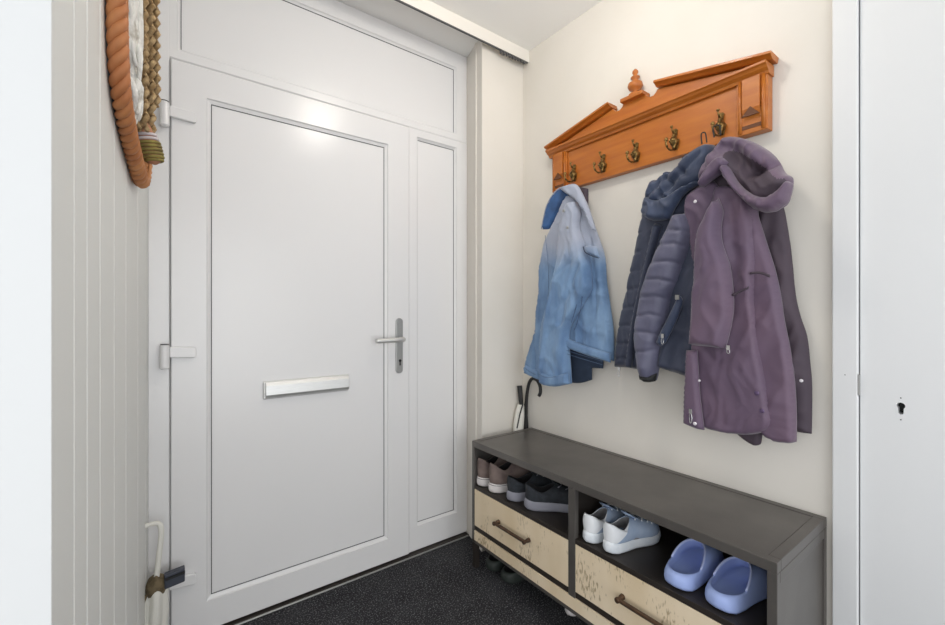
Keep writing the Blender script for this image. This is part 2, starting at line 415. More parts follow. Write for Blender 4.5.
obj('threshold', B(-0.01, 1.360, YF - 0.026, 2.0, 0.0, 0.007), M['steel_dark'], fr, og, bevel=0.002)
obj('threshold_edge', B(-0.01, 1.352, YF - 0.034, YF - 0.026, 0.0, 0.006), M['nickel'], fr, og, bevel=0.002)

# front door leaf
d1 = tag(empty('door_1', (0.0475, YD, 0)), 'white plastic front door with one large panel and a metal letter plate', kind='structure')
og = (0.0475, YD, 0)
bm = bmesh.new(); frame_ring(bm, (0.0475, 1.006), (0.012, 2.1116), (0.172, 0.8785), (0.1370, 1.9855), YD, 1.94, 0.015, YD + 0.012)
obj('leaf_frame', bm, M['upvc'], d1, og)
obj('leaf_panel', B(0.165, 0.885, YD + 0.013, YD + 0.045, 0.130, 1.992), M['upvc_panel'], d1, og)
obj('gasket', gasket(0.1725, 0.878, 0.1375, 1.985, YD + 0.0105, 0.0026), M['gasket'], d1, og)
# letter plate
pl_ = obj('letter_plate', B(0.351, 0.704, YD + 0.004, YD + 0.0125, 0.850, 0.923), M['alu'], d1, og, bevel=0.006)
bm = bmesh.new()
P = [(YD + 0.004, 0.855), (YD - 0.006, 0.858), (YD - 0.010, 0.868), (YD - 0.009, 0.905), (YD - 0.002, 0.919), (YD + 0.004, 0.921)]
prism(bm, P, 'x', 0.358, 0.700)
obj('letter_flap', bm, M['alu'], pl_, og, bevel=0.002)
# handle
hp = obj('handle_plate', prism(bmesh.new(), [(0.949 + 0.018 * math.cos(a), (1.155 if math.sin(a) >= 0 else 0.925) + 0.018 * math.sin(a)) for a in [math.pi * 2 * (k + .5) / 24 for k in range(24)]], 'y', YD - 0.009, YD),
         M['nickel'], d1, og, bevel=0.002)
bm = bmesh.new(); lathe(bm, [(0.011, 0), (0.011, -0.012), (0.009, -0.014)], (0.951, YD - 0.009, 1.072), 'y', 16)
tube(bm, bez([(0.951, YD - 0.018, 1.072), (0.951, YD - 0.045, 1.072), (0.938, YD - 0.056, 1.072), (0.895, YD - 0.058, 1.071), (0.808, YD - 0.054, 1.070)], 6), 0.0112, 12)
obj('lever', bm, M['alu'], hp, og, smooth=True)
bm = bmesh.new(); lathe(bm, [(0.0065, 0), (0.0065, -0.002)], (0.951, YD - 0.009, 0.968), 'y', 14); box(bm, 0.948, 0.954, YD - 0.011, YD - 0.009, 0.945, 0.968)
obj('keyhole', bm, M['dark'], hp, og)
# hinges
for zc in (1.905, 1.048, 0.222):
    bm = bmesh.new()
    prism(bm, [(0.044, zc - 0.008), (0.118, zc - 0.013), (0.124, zc - 0.008), (0.124, zc + 0.022), (0.118, zc + 0.026), (0.044, zc + 0.030)], 'y', YD - 0.016, YD)
    h = obj('hinge', bm, M['upvc'], d1, og, bevel=0.003)
    bm = bmesh.new(); lathe(bm, [(0.011, -0.048), (0.0145, -0.044), (0.0145, 0.034), (0.011, 0.038)], (0.030, YD - 0.014, zc), 'z', 18)
    obj('hinge_barrel', bm, M['upvc'], h, og, smooth=False)
    obj('hinge_cap', lathe(bmesh.new(), [(0.0125, 0.0), (0.0125, 0.003)], (0.030, YD - 0.014, zc + 0.038), 'z', 16), M['gasket'], h, og)

# ------------------------------------------------------------------ ceiling lamp (above the frame, gives the hall its light)
lt = tag(empty('ceiling_lamp', (LAMP[0], LAMP[1], ZC)), 'small round opal glass lamp on the hall ceiling', 'lamp')
og = (LAMP[0], LAMP[1], ZC)
obj('lamp_base', lathe(bmesh.new(), [(0.06, 0), (0.06, -0.02)], og, 'z', 28), M['trim'], lt, og)
obj('lamp_shade', lathe(bmesh.new(), [(0.085, -0.02), (0.10, -0.035), (0.10, -0.055), (0.07, -0.085), (0.0, -0.095)], og, 'z', 28), M['lamp_glass'], lt, og, smooth=True)

# ------------------------------------------------------------------ shoe bench
bench = tag(empty('shoe_bench', (1.4, 1.0, 0)), 'low dark metal and pale wood shoe bench with two open compartments over drawers', 'bench')
og = (1.4, 1.0, 0)
X0, X1, Y0, Y1, ZT = 1.207, 1.597, 0.388, 1.624, 0.594
bm = bmesh.new()
t = 0.026
box(bm, X0, X0 + t, Y0, Y1, ZT - 0.028, ZT); box(bm, X1 - t, X1, Y0, Y1, ZT - 0.028, ZT)
box(bm, X0 + t, X1 - t, Y0, Y0 + t, ZT - 0.028, ZT); box(bm, X0 + t, X1 - t, Y1 - t, Y1, ZT - 0.028, ZT)
obj('top_frame', bm, M['steel'], bench, og, bevel=0.0015)
obj('top_panel', B(X0 + t + .001, X1 - t - .001, Y0 + t + .001, Y1 - t - .001, ZT - 0.012, ZT - 0.0015), M['steel'], bench, og, bevel=0.001)
tp = bench.children[-1]
for a in ((X0, X0 + .0195, Y0, Y0 + .022), (X0, X0 + .0195, Y1 - .018, Y1), (X1 - .022, X1, Y0, Y0 + .022), (X1 - .022, X1, Y1 - .022, Y1)):
    obj('corner_post', B(*a, 0.118, ZT - 0.028), M['steel'], bench, og, bevel=0.0015)
YM = 1.0225
obj('middle_post', B(X0, X0 + .02, YM - .0155, YM + .0155, 0.133, ZT - .028), M['steel'], bench, og, bevel=0.0015)
obj('side_rail', B(X0 + .020, X1 - .022, Y0, Y0 + .012, ZT - .056, ZT - .0285), M['steel'], bench, og, bevel=0.0015)
for (xa, ya) in ((X0 + .002, Y0 + .002), (X0 + .002, Y1 - .026), (X1 - .026, Y0 + .002), (X1 - .026, Y1 - .026)):
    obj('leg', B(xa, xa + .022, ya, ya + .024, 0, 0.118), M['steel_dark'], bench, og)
bm = bmesh.new()
box(bm, X0 + .001, X0 + .022, Y0 + .018, YM - .0155, 0.372, 0.3900); box(bm, X0 + .001, X0 + .022, YM + .0155, Y1 - .018, 0.372, 0.3900)
obj('shelf_rail', bm, M['steel_dark'], bench, og, bevel=0.001)
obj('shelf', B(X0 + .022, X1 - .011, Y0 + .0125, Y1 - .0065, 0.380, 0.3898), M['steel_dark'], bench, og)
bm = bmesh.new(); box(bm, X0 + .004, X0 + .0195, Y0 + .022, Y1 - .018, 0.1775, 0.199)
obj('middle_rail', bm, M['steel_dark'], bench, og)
bm = bmesh.new(); box(bm, X0, X0 + .02, Y0 + .018, Y1 - .018, 0.118, 0.132)
box(bm, X0, X1, Y0 + .002, Y0 + .02, 0.118, 0.132); box(bm, X0, X1, Y1 - .02, Y1 - .002, 0.118, 0.132)
obj('bottom_rail', bm, M['steel'], bench, og)
obj('apron_board', B(X0 - .001, X0 + .018, Y0 + .0225, Y1 - .019, 0.133, 0.1765), M['mango'], bench, og, label='narrow pale wood strip')
obj('side_panel', B(X0 + .022, X1 - .022, Y0 + .004, Y0 + .012, 0.132, ZT - .028), M['steel'], bench, og)
obj('side_panel', B(X0 + .022, X1 - .022, Y1 - .006, Y1 - .001, 0.132, ZT - .028), M['steel'], bench, og)
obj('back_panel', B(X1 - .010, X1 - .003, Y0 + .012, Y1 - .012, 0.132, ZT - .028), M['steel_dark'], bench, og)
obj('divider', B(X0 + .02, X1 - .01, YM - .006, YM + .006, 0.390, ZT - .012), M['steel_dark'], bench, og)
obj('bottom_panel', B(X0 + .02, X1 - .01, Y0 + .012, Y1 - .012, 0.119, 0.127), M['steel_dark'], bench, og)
def drawer(y0, y1):
    d = obj('drawer', B(X0 + .001, X0 + .019, y0, y1, 0.201, 0.3705), M['mango'], bench, og, bevel=0.001)
    yc = (y0 + y1) / 2 + 0.012; bm = bmesh.new(); z = 0.2865
    for s in (-1, 1): lathe(bm, [(0.0095, 0), (0.0085, -0.010), (0.0065, -0.014), (0.0065, -0.024), (0.009, -0.027), (0.009, -0.032), (0.007, -0.034)], (X0 + .001, yc + s * 0.093, z), 'x', 14)
    tube(bm, [(X0 - 0.024, yc - 0.097, z), (X0 - 0.024, yc + 0.097, z)], 0.0072, 10)
    obj('drawer_handle', bm, M['bronze'], d, og, smooth=False)
drawer(YM + .0165, Y1 - .019)
drawer(Y0 + .023, YM - .0165)

# ------------------------------------------------------------------ shoes
def interp(x, tab):
    for (a, va), (b, vb) in zip(tab, tab[1:]):
        if x <= b: t = (x - a) / (b - a); t = t * t * (3 - 2 * t) * .5 + t * .5; return va + (vb - va) * t
    return tab[-1][1]
FOOT = [(0, 0), (.015, .26), (.05, .46), (.12, .62), (.25, .68), (.42, .70), (.58, .86), (.72, 1.0), (.83, .94), (.92, .70), (.975, .38), (1.0, 0)]
def foot_ring(L, Wd, z, grow=0.0, n=44, table=FOOT, skew=0.0, zf=None):
    out = []
    for k in range(n):
        a = 2 * math.pi * k / n
        x = L * (0.5 + 0.5 * math.cos(a)); w = interp(x / L, table) * Wd / 2
        sgn = 1 if math.sin(a) >= 0 else -1
        y = sgn * w
        y += skew * (x / L) ** 2
        cx, cy = L * .5, 0
        dx, dy = x - cx, y
        l = math.hypot(dx, dy) or 1
        zz = z if zf is None else z + zf(x / L)
        out.append((x + dx / l * grow, y + dy / l * grow, zz))
    return out
def collar_ring(L, Wd, cx0, cx1, half, zf, n=44, off=0.0, dz=0.0):
    out = []
    cc, ax = (cx0 + cx1) / 2, (cx1 - cx0) / 2
    for k in range(n):
        a = 2 * math.pi * k / n
        x = L * cc + (L * ax + off) * math.cos(a); y = (half * Wd + off) * math.sin(a) * (1 - .12 * math.cos(a))
        t = (x / L - cx0) / (cx1 - cx0)
        out.append((x, y, zf(min(max(t, 0), 1)) + dz))
    return out
def make_shoe(name, L, Wd, mats, sole_h=0.026, heel_h=0.095, throat_h=0.095, dip=0.068, collar=(.015, .46), half=.30, skew=0.006, lace=True, stripe=None, zigzag=False):
    root = empty(name)
    n = 44
    spring = lambda t: 0.012 * max(0, (t - .72) / .28) ** 2 + 0.003 * max(0, (.1 - t) / .1)
    bm = bmesh.new()
    heelup = lambda t: spring(t) + 0.006 * (1 - t)
    wob = (lambda r, s: [(x, y * (1 + s * .012 * math.cos(k * 8)), z) for k, (x, y, z) in enumerate(r)]) if zigzag else (lambda r, s: r)
    rr = [foot_ring(L, Wd, 0.0, -0.010, n, skew=skew, zf=spring), foot_ring(L, Wd, 0.002, -0.001, n, skew=skew, zf=spring),
          wob(foot_ring(L, Wd, 0.010, 0.003, n, skew=skew, zf=spring), 1), wob(foot_ring(L, Wd, sole_h * .7, 0.002, n, skew=skew, zf=heelup), -1),
          foot_ring(L, Wd, sole_h, -0.001, n, skew=skew, zf=heelup), foot_ring(L, Wd, sole_h + .001, -0.006, n, skew=skew, zf=heelup)]
    rings(bm, rr)
    sole = obj('sole', bm, mats['sole'], root, smooth=True)
    def zf(t):
        # collar height from heel (0) over the ankle dip to the throat (1)
        if t < .5: s = t / .5; s = s * s * (3 - 2 * s); return heel_h + (dip - heel_h) * s
        s = (t - .5) / .5; s = s * s * (3 - 2 * s); return dip + (throat_h - dip) * s
    base = foot_ring(L, Wd, sole_h - .003, -0.003, n, skew=skew, zf=heelup)
    top = collar_ring(L, Wd, collar[0], collar[1], half, zf, n)
    top = [(x, y + skew * (x / L) ** 2, z) for x, y, z in top]
    def mix(v):
        h = v ** 1.9; zz = 1 - (1 - v) ** 1.25
        out = []
        for a, b in zip(base, top):
            bulge = 0.006 * math.sin(math.pi * v)
            fx = a[0] + (b[0] - a[0]) * h; fy = a[1] + (b[1] - a[1]) * h
            fy += bulge * (1 if a[1] > 0.002 else -1 if a[1] < -0.002 else 0)
            out.append((fx, fy, a[2] + (b[2] - a[2]) * zz))
        return out
    levels = [mix(v) for v in (0, .12, .25, .38, .5, .62, .74, .85, .93, 1.0)]
    bm = bmesh.new()
    rim1 = collar_ring(L, Wd, collar[0], collar[1], half, zf, n, -0.002, 0.0025)
    rim2 = collar_ring(L, Wd, collar[0], collar[1], half, zf, n, -0.005, 0.001)
    R = rings(bm, levels + [rim1, rim2], cap0=True, cap1=False)
    up = obj('upper', bm, [mats['upper'], mats.get('heel', mats['upper'])], root, smooth=True)
    if 'heel' in mats:
        for p in up.data.polygons:
            c = p.center
            if c.x < L * .30 and (c.z > 0.055 - (c.x / L) * .02 or c.x < L * .10): p.material_index = 1
    bm = bmesh.new()
    inn = [collar_ring(L, Wd, collar[0], collar[1], half, zf, n, -0.0045, 0.001)]
    for k, q in ((.35, -.003), (.7, 0.001), (1.0, 0.002)):
        low = foot_ring(L * .62, Wd * .80, sole_h + .004, 0, n)
        src = inn[0]
        inn.append([(a[0] + (b[0] + L * .02 - a[0]) * k, a[1] + (b[1] - a[1]) * k, a[2] + (b[2] - a[2]) * k) for a, b in zip(src, low)])
    rings(bm, inn, cap0=False, cap1=True)
    obj('lining', bm, mats['lining'], root, smooth=True)
    # tongue rising from the throat
    tx = L * collar[1]
    bm = bmesh.new()
    tr = []
    for s in range(6):
        u = s / 5; x = tx + .030 - .050 * u; z = throat_h - .012 + .030 * u
        w = .019 + .004 * u
        tr.append([(x + .002 * math.cos(a) + 0.004 * (math.sin(a) ** 2), w * math.sin(a), z + .0035 * math.cos(a)) for a in [2 * math.pi * k / 12 for k in range(12)]])
    rings(bm, tr)
    obj('tongue', bm, mats.get('tongue', mats['upper']), root, smooth=True)
    if lace:
        bm = bmesh.new()
        for v in (.93, .80, .67, .55):
            r = mix(v); pts = [Vector(r[k % n]) + Vector((0.001, 0, .0035)) for k in (-5, -3, -1, 0, 1, 3, 5)]
            tube(bm, bez(pts, 3), 0.0023, 6)
        obj('laces', bm, mats.get('laces', mats['sole']), root, smooth=True)
    if stripe:
        for v, m_, r_ in stripe:
            rr_ = [Vector(p) for p in foot_ring(L, Wd, v, 0.0022, n, skew=skew, zf=heelup)]
            obj('sole_stripe', tube(bmesh.new(), rr_, r_, 5, closed=True), m_, root, smooth=True)
    return root
def place(o, loc, rz, label, cat='shoe', group=None):
    o.location = loc; o.rotation_euler = (0, 0, rz)
    tag(o, label, cat, group)
    return o
def mirror_copy(o):
    c = copy_tree(o); c.scale = (1, -1, 1); return c
ZS = 0.3903
brown = make_shoe('sneaker', 0.29, 0.106, dict(sole=M['sole_white'], upper=M['brown_leather'], lining=M['dark_lining'], laces=M['dark_lining']), sole_h=0.034, heel_h=0.128, throat_h=0.120, dip=0.096, collar=(.02, .42),
                  stripe=[(0.029, M['black_mesh'], 0.0011)])
place(brown, (1.211, 1.583, ZS), math.radians(-4), 'brown suede sneaker with white sole, far left of the bench, beside the bench end', group='shoes in the left compartment')
b2 = mirror_copy(brown); place(b2, (1.211, 1.497, ZS), math.radians(-10), 'brown suede sneaker with white sole, next to the black running shoes', group='shoes in the left compartment')
black = make_shoe('running_shoe', 0.285, 0.106, dict(sole=M['sole_grey'], upper=M['black_mesh'], lining=M['dark_lining'], laces=M['sole_grey']), sole_h=0.034, heel_h=0.100, throat_h=0.098, dip=0.074)
place(black, (1.220, 1.386, ZS), math.radians(-14), 'black running shoe with grey sole, next to the brown sneakers', group='shoes in the left compartment')
b3 = mirror_copy(black); place(b3, (1.232, 1.292, ZS), math.radians(-38), 'black running shoe with grey sole, toe turned out towards the bench divider', group='shoes in the left compartment')
white = make_shoe('trainer', 0.25, 0.096, dict(sole=M['white_mesh'], upper=M['trainer_knit'], lining=M['grey_lining'], laces=M['white_mesh'], tongue=M['blue_mesh']), sole_h=0.030, heel_h=0.098, throat_h=0.094, dip=0.072, zigzag=True)
place(white, (1.216, 0.966, ZS), math.radians(-2), 'white and pale blue trainer close to the bench divider', group='shoes in the right compartment')
w2 = mirror_copy(white); place(w2, (1.220, 0.886, ZS), math.radians(-7), 'white and pale blue trainer nearer the blue clogs', group='shoes in the right compartment')

CLOGF = [(0, 0), (.012, .36), (.05, .60), (.12, .76), (.25, .84), (.42, .86), (.58, .94), (.72, 1.0), (.83, .95), (.92, .74), (.975, .42), (1.0, 0)]
def make_clog(name, L, Wd, m, m_rim, m_in, writing=True, sole_h=0.030, arch=0.088):
    root = empty(name); n = 48; sk = 0.006
    spring = lambda t: 0.010 * max(0, (t - .75) / .25) ** 2 + 0.005 * max(0, (.12 - t) / .12)
    fr_ = lambda z, g: foot_ring(L, Wd, z, g, n, table=CLOGF, skew=sk, zf=spring)
    def zf(t):
        if t < .42: return 0.046
        s = (t - .42) / .58; s = min(1, s); s = math.sin(s * math.pi / 2) ** 1.1
        return 0.046 + (arch - 0.046) * s
    c0, c1 = .035, .60
    top = collar_ring(L, Wd, c0, c1, .405, zf, n)
    base = fr_(sole_h * .75, 0.002)
    def mix(v):
        out = []
        for a, b in zip(base, top):
            h = v ** 2.0; zz = 1 - (1 - v) ** 1.4
            out.append((a[0] + (b[0] - a[0]) * h, a[1] + (b[1] - a[1]) * h, a[2] + (b[2] - a[2]) * zz))
        return out
    rim1 = collar_ring(L, Wd, c0, c1, .405, zf, n, -0.002, 0.002)
    rim2 = collar_ring(L, Wd, c0, c1, .405, zf, n, -0.005, 0.001)
    bm = bmesh.new()
    rings(bm, [fr_(0.0, -0.012), fr_(0.001, -0.004), fr_(0.007, 0.001), fr_(0.014, 0.003)] + [mix(v) for v in (0, .12, .25, .38, .5, .62, .74, .85, .94, 1)] + [rim1, rim2], cap1=False)
    obj('shell', bm, m, root, smooth=True)
    bm = bmesh.new(); fl = [(x + L * .025, y, z) for x, y, z in foot_ring(L * .92, Wd * .84, 0.026, 0, n, table=CLOGF)]
    inn = [rim2]
    for k in (.3, .65, 1.0): inn.append([(a[0] + (b[0] - a[0]) * k ** 1.3, a[1] + (b[1] - a[1]) * k, a[2] + (b[2] - a[2]) * k ** .8) for a, b in zip(rim2, fl)])
    rings(bm, inn, cap0=False, cap1=True)
    obj('footbed', bm, m_in, root, smooth=True)
    pts = [Vector(p) + Vector((0, 0, .001)) for p in rim1]
    front = pts[-13:] + pts[:14]
    obj('rim', T(front, 0.003, 8), m_rim, root, smooth=True)
    if writing:
        bm = bmesh.new()
        for k in range(5):
            y = -0.010 + k * 0.0045
            box(bm, 0.040, 0.040 + (0.005 if k % 2 else 0.0035), y, y + 0.0016, 0.0262, 0.0268)
            if k % 2: box(bm, 0.0425, 0.0437, y - .0016, y + 0.003, 0.0262, 0.0268)
        obj('size_mark', bm, M['dark'], root)
    return root
clog = make_clog('clog', 0.265, 0.112, M['clog'], M['clog_light'], M['clog'])
place(clog, (1.218, 0.651, ZS), math.radians(1), 'periwinkle blue rubber clog next to the white trainers', 'clog', 'clogs in the right compartment')
c2 = mirror_copy(clog); place(c2, (1.222, 0.537, ZS), math.radians(-4), 'periwinkle blue rubber clog nearest the right end of the bench', 'clog', 'clogs in the right compartment')
gc = make_clog('clog', 0.26, 0.10, M['green_rubber'], M['green_rim'], M['dark_lining'], writing=False)
place(gc, (1.242, 1.545, 0), math.radians(5), 'dark green clog on the floor under the bench, nearer the front door', 'clog', 'shoes under the bench')
g2 = mirror_copy(gc); place(g2, (1.242, 1.440, 0), math.radians(-2), 'dark green clog on the floor under the bench, further from the front door', 'clog', 'shoes under the bench')
bs = make_shoe('shoe', 0.26, 0.09, dict(sole=M['sole_white'], upper=M['beige'], lining=M['dark_lining'], laces=M['beige']), sole_h=0.02, heel_h=0.07, throat_h=0.075, dip=0.055)
place(bs, (1.310, 1.130, 0), math.radians(4), 'beige shoe showing its heel on the floor under the bench', group='shoes under the bench')

# ------------------------------------------------------------------ coat rack
rack = tag(empty('coat_rack', (1.58, 0.986, 1.784)), 'orange pine wall coat rack with broken pediment and turned finial', 'coat rack')
og = (1.58, 0.986, 1.784)
RY0, RY1, RX = 0.526, 1.440, 1.562
obj('back_board', B(RX + .004, 1.597, RY0 + .0922, RY1 - .0922, 1.784, 1.9565), M['pine'], rack, og, bevel=0.001)
for (a, b) in ((RY0, RY0 + .092), (RY1 - .092, RY1)):
    bm = bmesh.new()
    box(bm, RX - .004, 1.597, a, b, 1.784, 1.9565)
    pz = obj('pilaster', bm, M['pine'], rack, og, bevel=0.002)
    mid = (a + b) / 2
    bm = bmesh.new()
    box(bm, RX - .013, RX - .004, mid - .026, mid + .026, 1.862, 1.962)
    # pointed drop at the foot of the raised panel
    v0 = [bm.verts.new((RX - .013, mid - .026, 1.862)), bm.verts.new((RX - .013, mid + .026, 1.862)), bm.verts.new((RX - .004, mid + .026, 1.838)), bm.verts.new((RX - .004, mid - .026, 1.838))]
    bm.faces.new(v0)
    obj('raised_panel', bm, M['pine'], pz, og, bevel=0.001)
    bm = bmesh.new()
    prism(bm, [(mid - .026, 1.838), (mid + .026, 1.838), (mid, 1.868)], 'x', RX - .0165, RX - .012)
    obj('carved_triangle', bm, M['pine_dark'], pz, og)
    obj('notch', B(RX - .0055, RX - .0035, mid - .036, mid + .036, 1.800, 1.812), M['pine_dark'], pz, og)
    for yy in (a + .012, b - .012):
        obj('half_round', T([(RX - .004, yy, 1.79), (RX - .004, yy, 1.962)], 0.0065, 10), M['pine'], pz, og, smooth=True)
# horizontal cornice, stepped profile
prof = [(1.597, 1.957), (RX - .006, 1.957), (RX - .010, 1.966), (RX - .022, 1.972), (RX - .028, 1.979), (RX - .034, 1.982), (RX - .034, 1.990), (1.597, 1.990)]
bm = bmesh.new(); prism(bm, prof, 'y', RY0 - .004, RY1 + .018)
obj('cornice', bm, M['pine'], rack, og, bevel=0.001)
# pediment board: rises from the ends, scooped either side of the finial
yc = 1.000
half = [(0.050, 2.066), (0.056, 2.056), (0.068, 2.048), (0.084, 2.048), (0.094, 2.056), (0.100, 2.066)]
left = [(yc + a, z) for a, z in half] + [(RY1 + .004, 1.992)]
right = [(yc - a, z) for a, z in half][::-1]
outl = [(RY1 + .004, 1.988), (RY0 - .004, 1.988), (RY0 - .004, 1.992)] + right + left[:-1] + [(RY1 + .004, 1.992)]
bm = bmesh.new(); prism(bm, outl, 'x', RX + .002, 1.597)
obj('pediment_board', bm, M['pine'], rack, og, bevel=0.001)
for s in (1, -1):
    bm = bmesh.new()
    # raking moulding, from the outer corner up to the inner tip
    yo, zo, yi, zi = (RY1 + .026 if s > 0 else RY0 - .014), 1.994, yc + s * 0.100, 2.070
    d = Vector((0, yi - yo, zi - zo)).normalized(); nrm = Vector((0, -d.z, d.y)) * (1 if -d.z * 0 + d.y * 1 > 0 else -1)
    if nrm.z < 0: nrm = -nrm
    R_ = []
    pr = [(1.597, 0), (RX - .010, 0), (RX - .018, .005), (RX - .026, .008), (RX - .032, .010), (RX - .032, .018), (1.597, .018)]
    for (yy, zz) in ((yo, zo), (yi, zi)):
        R_.append([(x, yy + nrm.y * h, zz + nrm.z * h) for x, h in pr])
    rings(bm, R_)
    obj('raking_moulding', bm, M['pine'], rack, og, bevel=0.001)
fb = obj('finial_block', B(RX - .022, 1.596, yc - .050, yc + .050, 2.064, 2.079), M['pine'], rack, og, bevel=0.002)
bm = bmesh.new()
lathe(bm, [(.026, 0), (.026, .010), (.012, .014), (.010, .022), (.024, .030), (.030, .042), (.027, .054), (.012, .064), (.011, .070), (.018, .074), (.018, .079), (.009, .084), (.0075, .090), (.012, .097), (.011, .104), (.004, .112), (0, .114)], (1.572, yc, 2.079), 'z', 24)
obj('finial', bm, M['pine'], rack, og, smooth=True)

# brass hooks: one built, the rest copied
def make_hook():
    root = empty('coat_hook')
    bm = bmesh.new()
    prism(bm, [(-.006, .004), (.006, .004), (.008, .030), (.010, .038), (.005, .044), (-.005, .044), (-.010, .038), (-.008, .030)], 'x', -.006, 0)
    prism(bm, [(-.008, -.034), (.008, -.034), (.014, -.012), (.012, .006), (-.012, .006), (-.014, -.012)], 'x', -.005, 0)
    obj('plate', bm, M['brass'], root, bevel=0.001)
    bm = bmesh.new()
    lathe(bm, [(.002, -.034), (.006, -.030), (.005, -.024), (.012, -.016), (.016, -.006), (.0155, .002), (.010, .010), (.006, .014), (.008, .017), (.004, .024), (.002, .028)], (-.012, 0, 0), 'z', 12)
    for k in range(5):
        a = k * 2 * math.pi / 5
        lathe(bm, [(.0, -.006), (.004, -.003), (.005, .001), (.003, .005), (0, .007)], (-.012 + .0145 * math.cos(a), .0145 * math.sin(a), -.004), 'z', 8)
    obj('urn_ornament', bm, M['brass'], root, smooth=True)
    bm = bmesh.new()
    tube(bm, bez([(-.010, 0, -.022), (-.018, 0, -.036), (-.040, 0, -.042), (-.060, 0, -.036), (-.068, 0, -.022), (-.066, 0, -.014)], 6), 0.0036, 8)
    lathe(bm, [(0, -.007), (.006, -.004), (.007, 0), (.005, .005), (0, .008)], (-.066, 0, -.010), 'z', 12)
    obj('lower_hook', bm, M['brass'], root, smooth=True)
    bm = bmesh.new()
    tube(bm, bez([(-.004, 0, .022), (-.016, 0, .026), (-.026, 0, .036), (-.028, 0, .044)], 6), 0.003, 8)
    lathe(bm, [(0, -.004), (.005, -.002), (.006, .002), (0, .006)], (-.028, 0, .046), 'z', 10)
    obj('upper_hook', bm, M['brass'], root, smooth=True)
    return root
hook = make_hook()
HOOKS = [(1.308, 'brass hook at the left end of the pine rack, carrying the denim jacket'), (1.147, 'empty brass hook next to the denim jacket'),
         (0.989, 'empty brass hook in the middle of the pine rack, below the finial'), (0.829, 'empty brass hook just left of the hanging navy coat'),
         (0.667, 'brass hook at the right end, carrying the navy and plum coats')]
for i, (y, lab) in enumerate(HOOKS):
    h = hook if i == 0 else copy_tree(hook)
    h.location = (RX + .004, y, 1.842); tag(h, lab, 'hook', 'brass hooks on the pine rack')

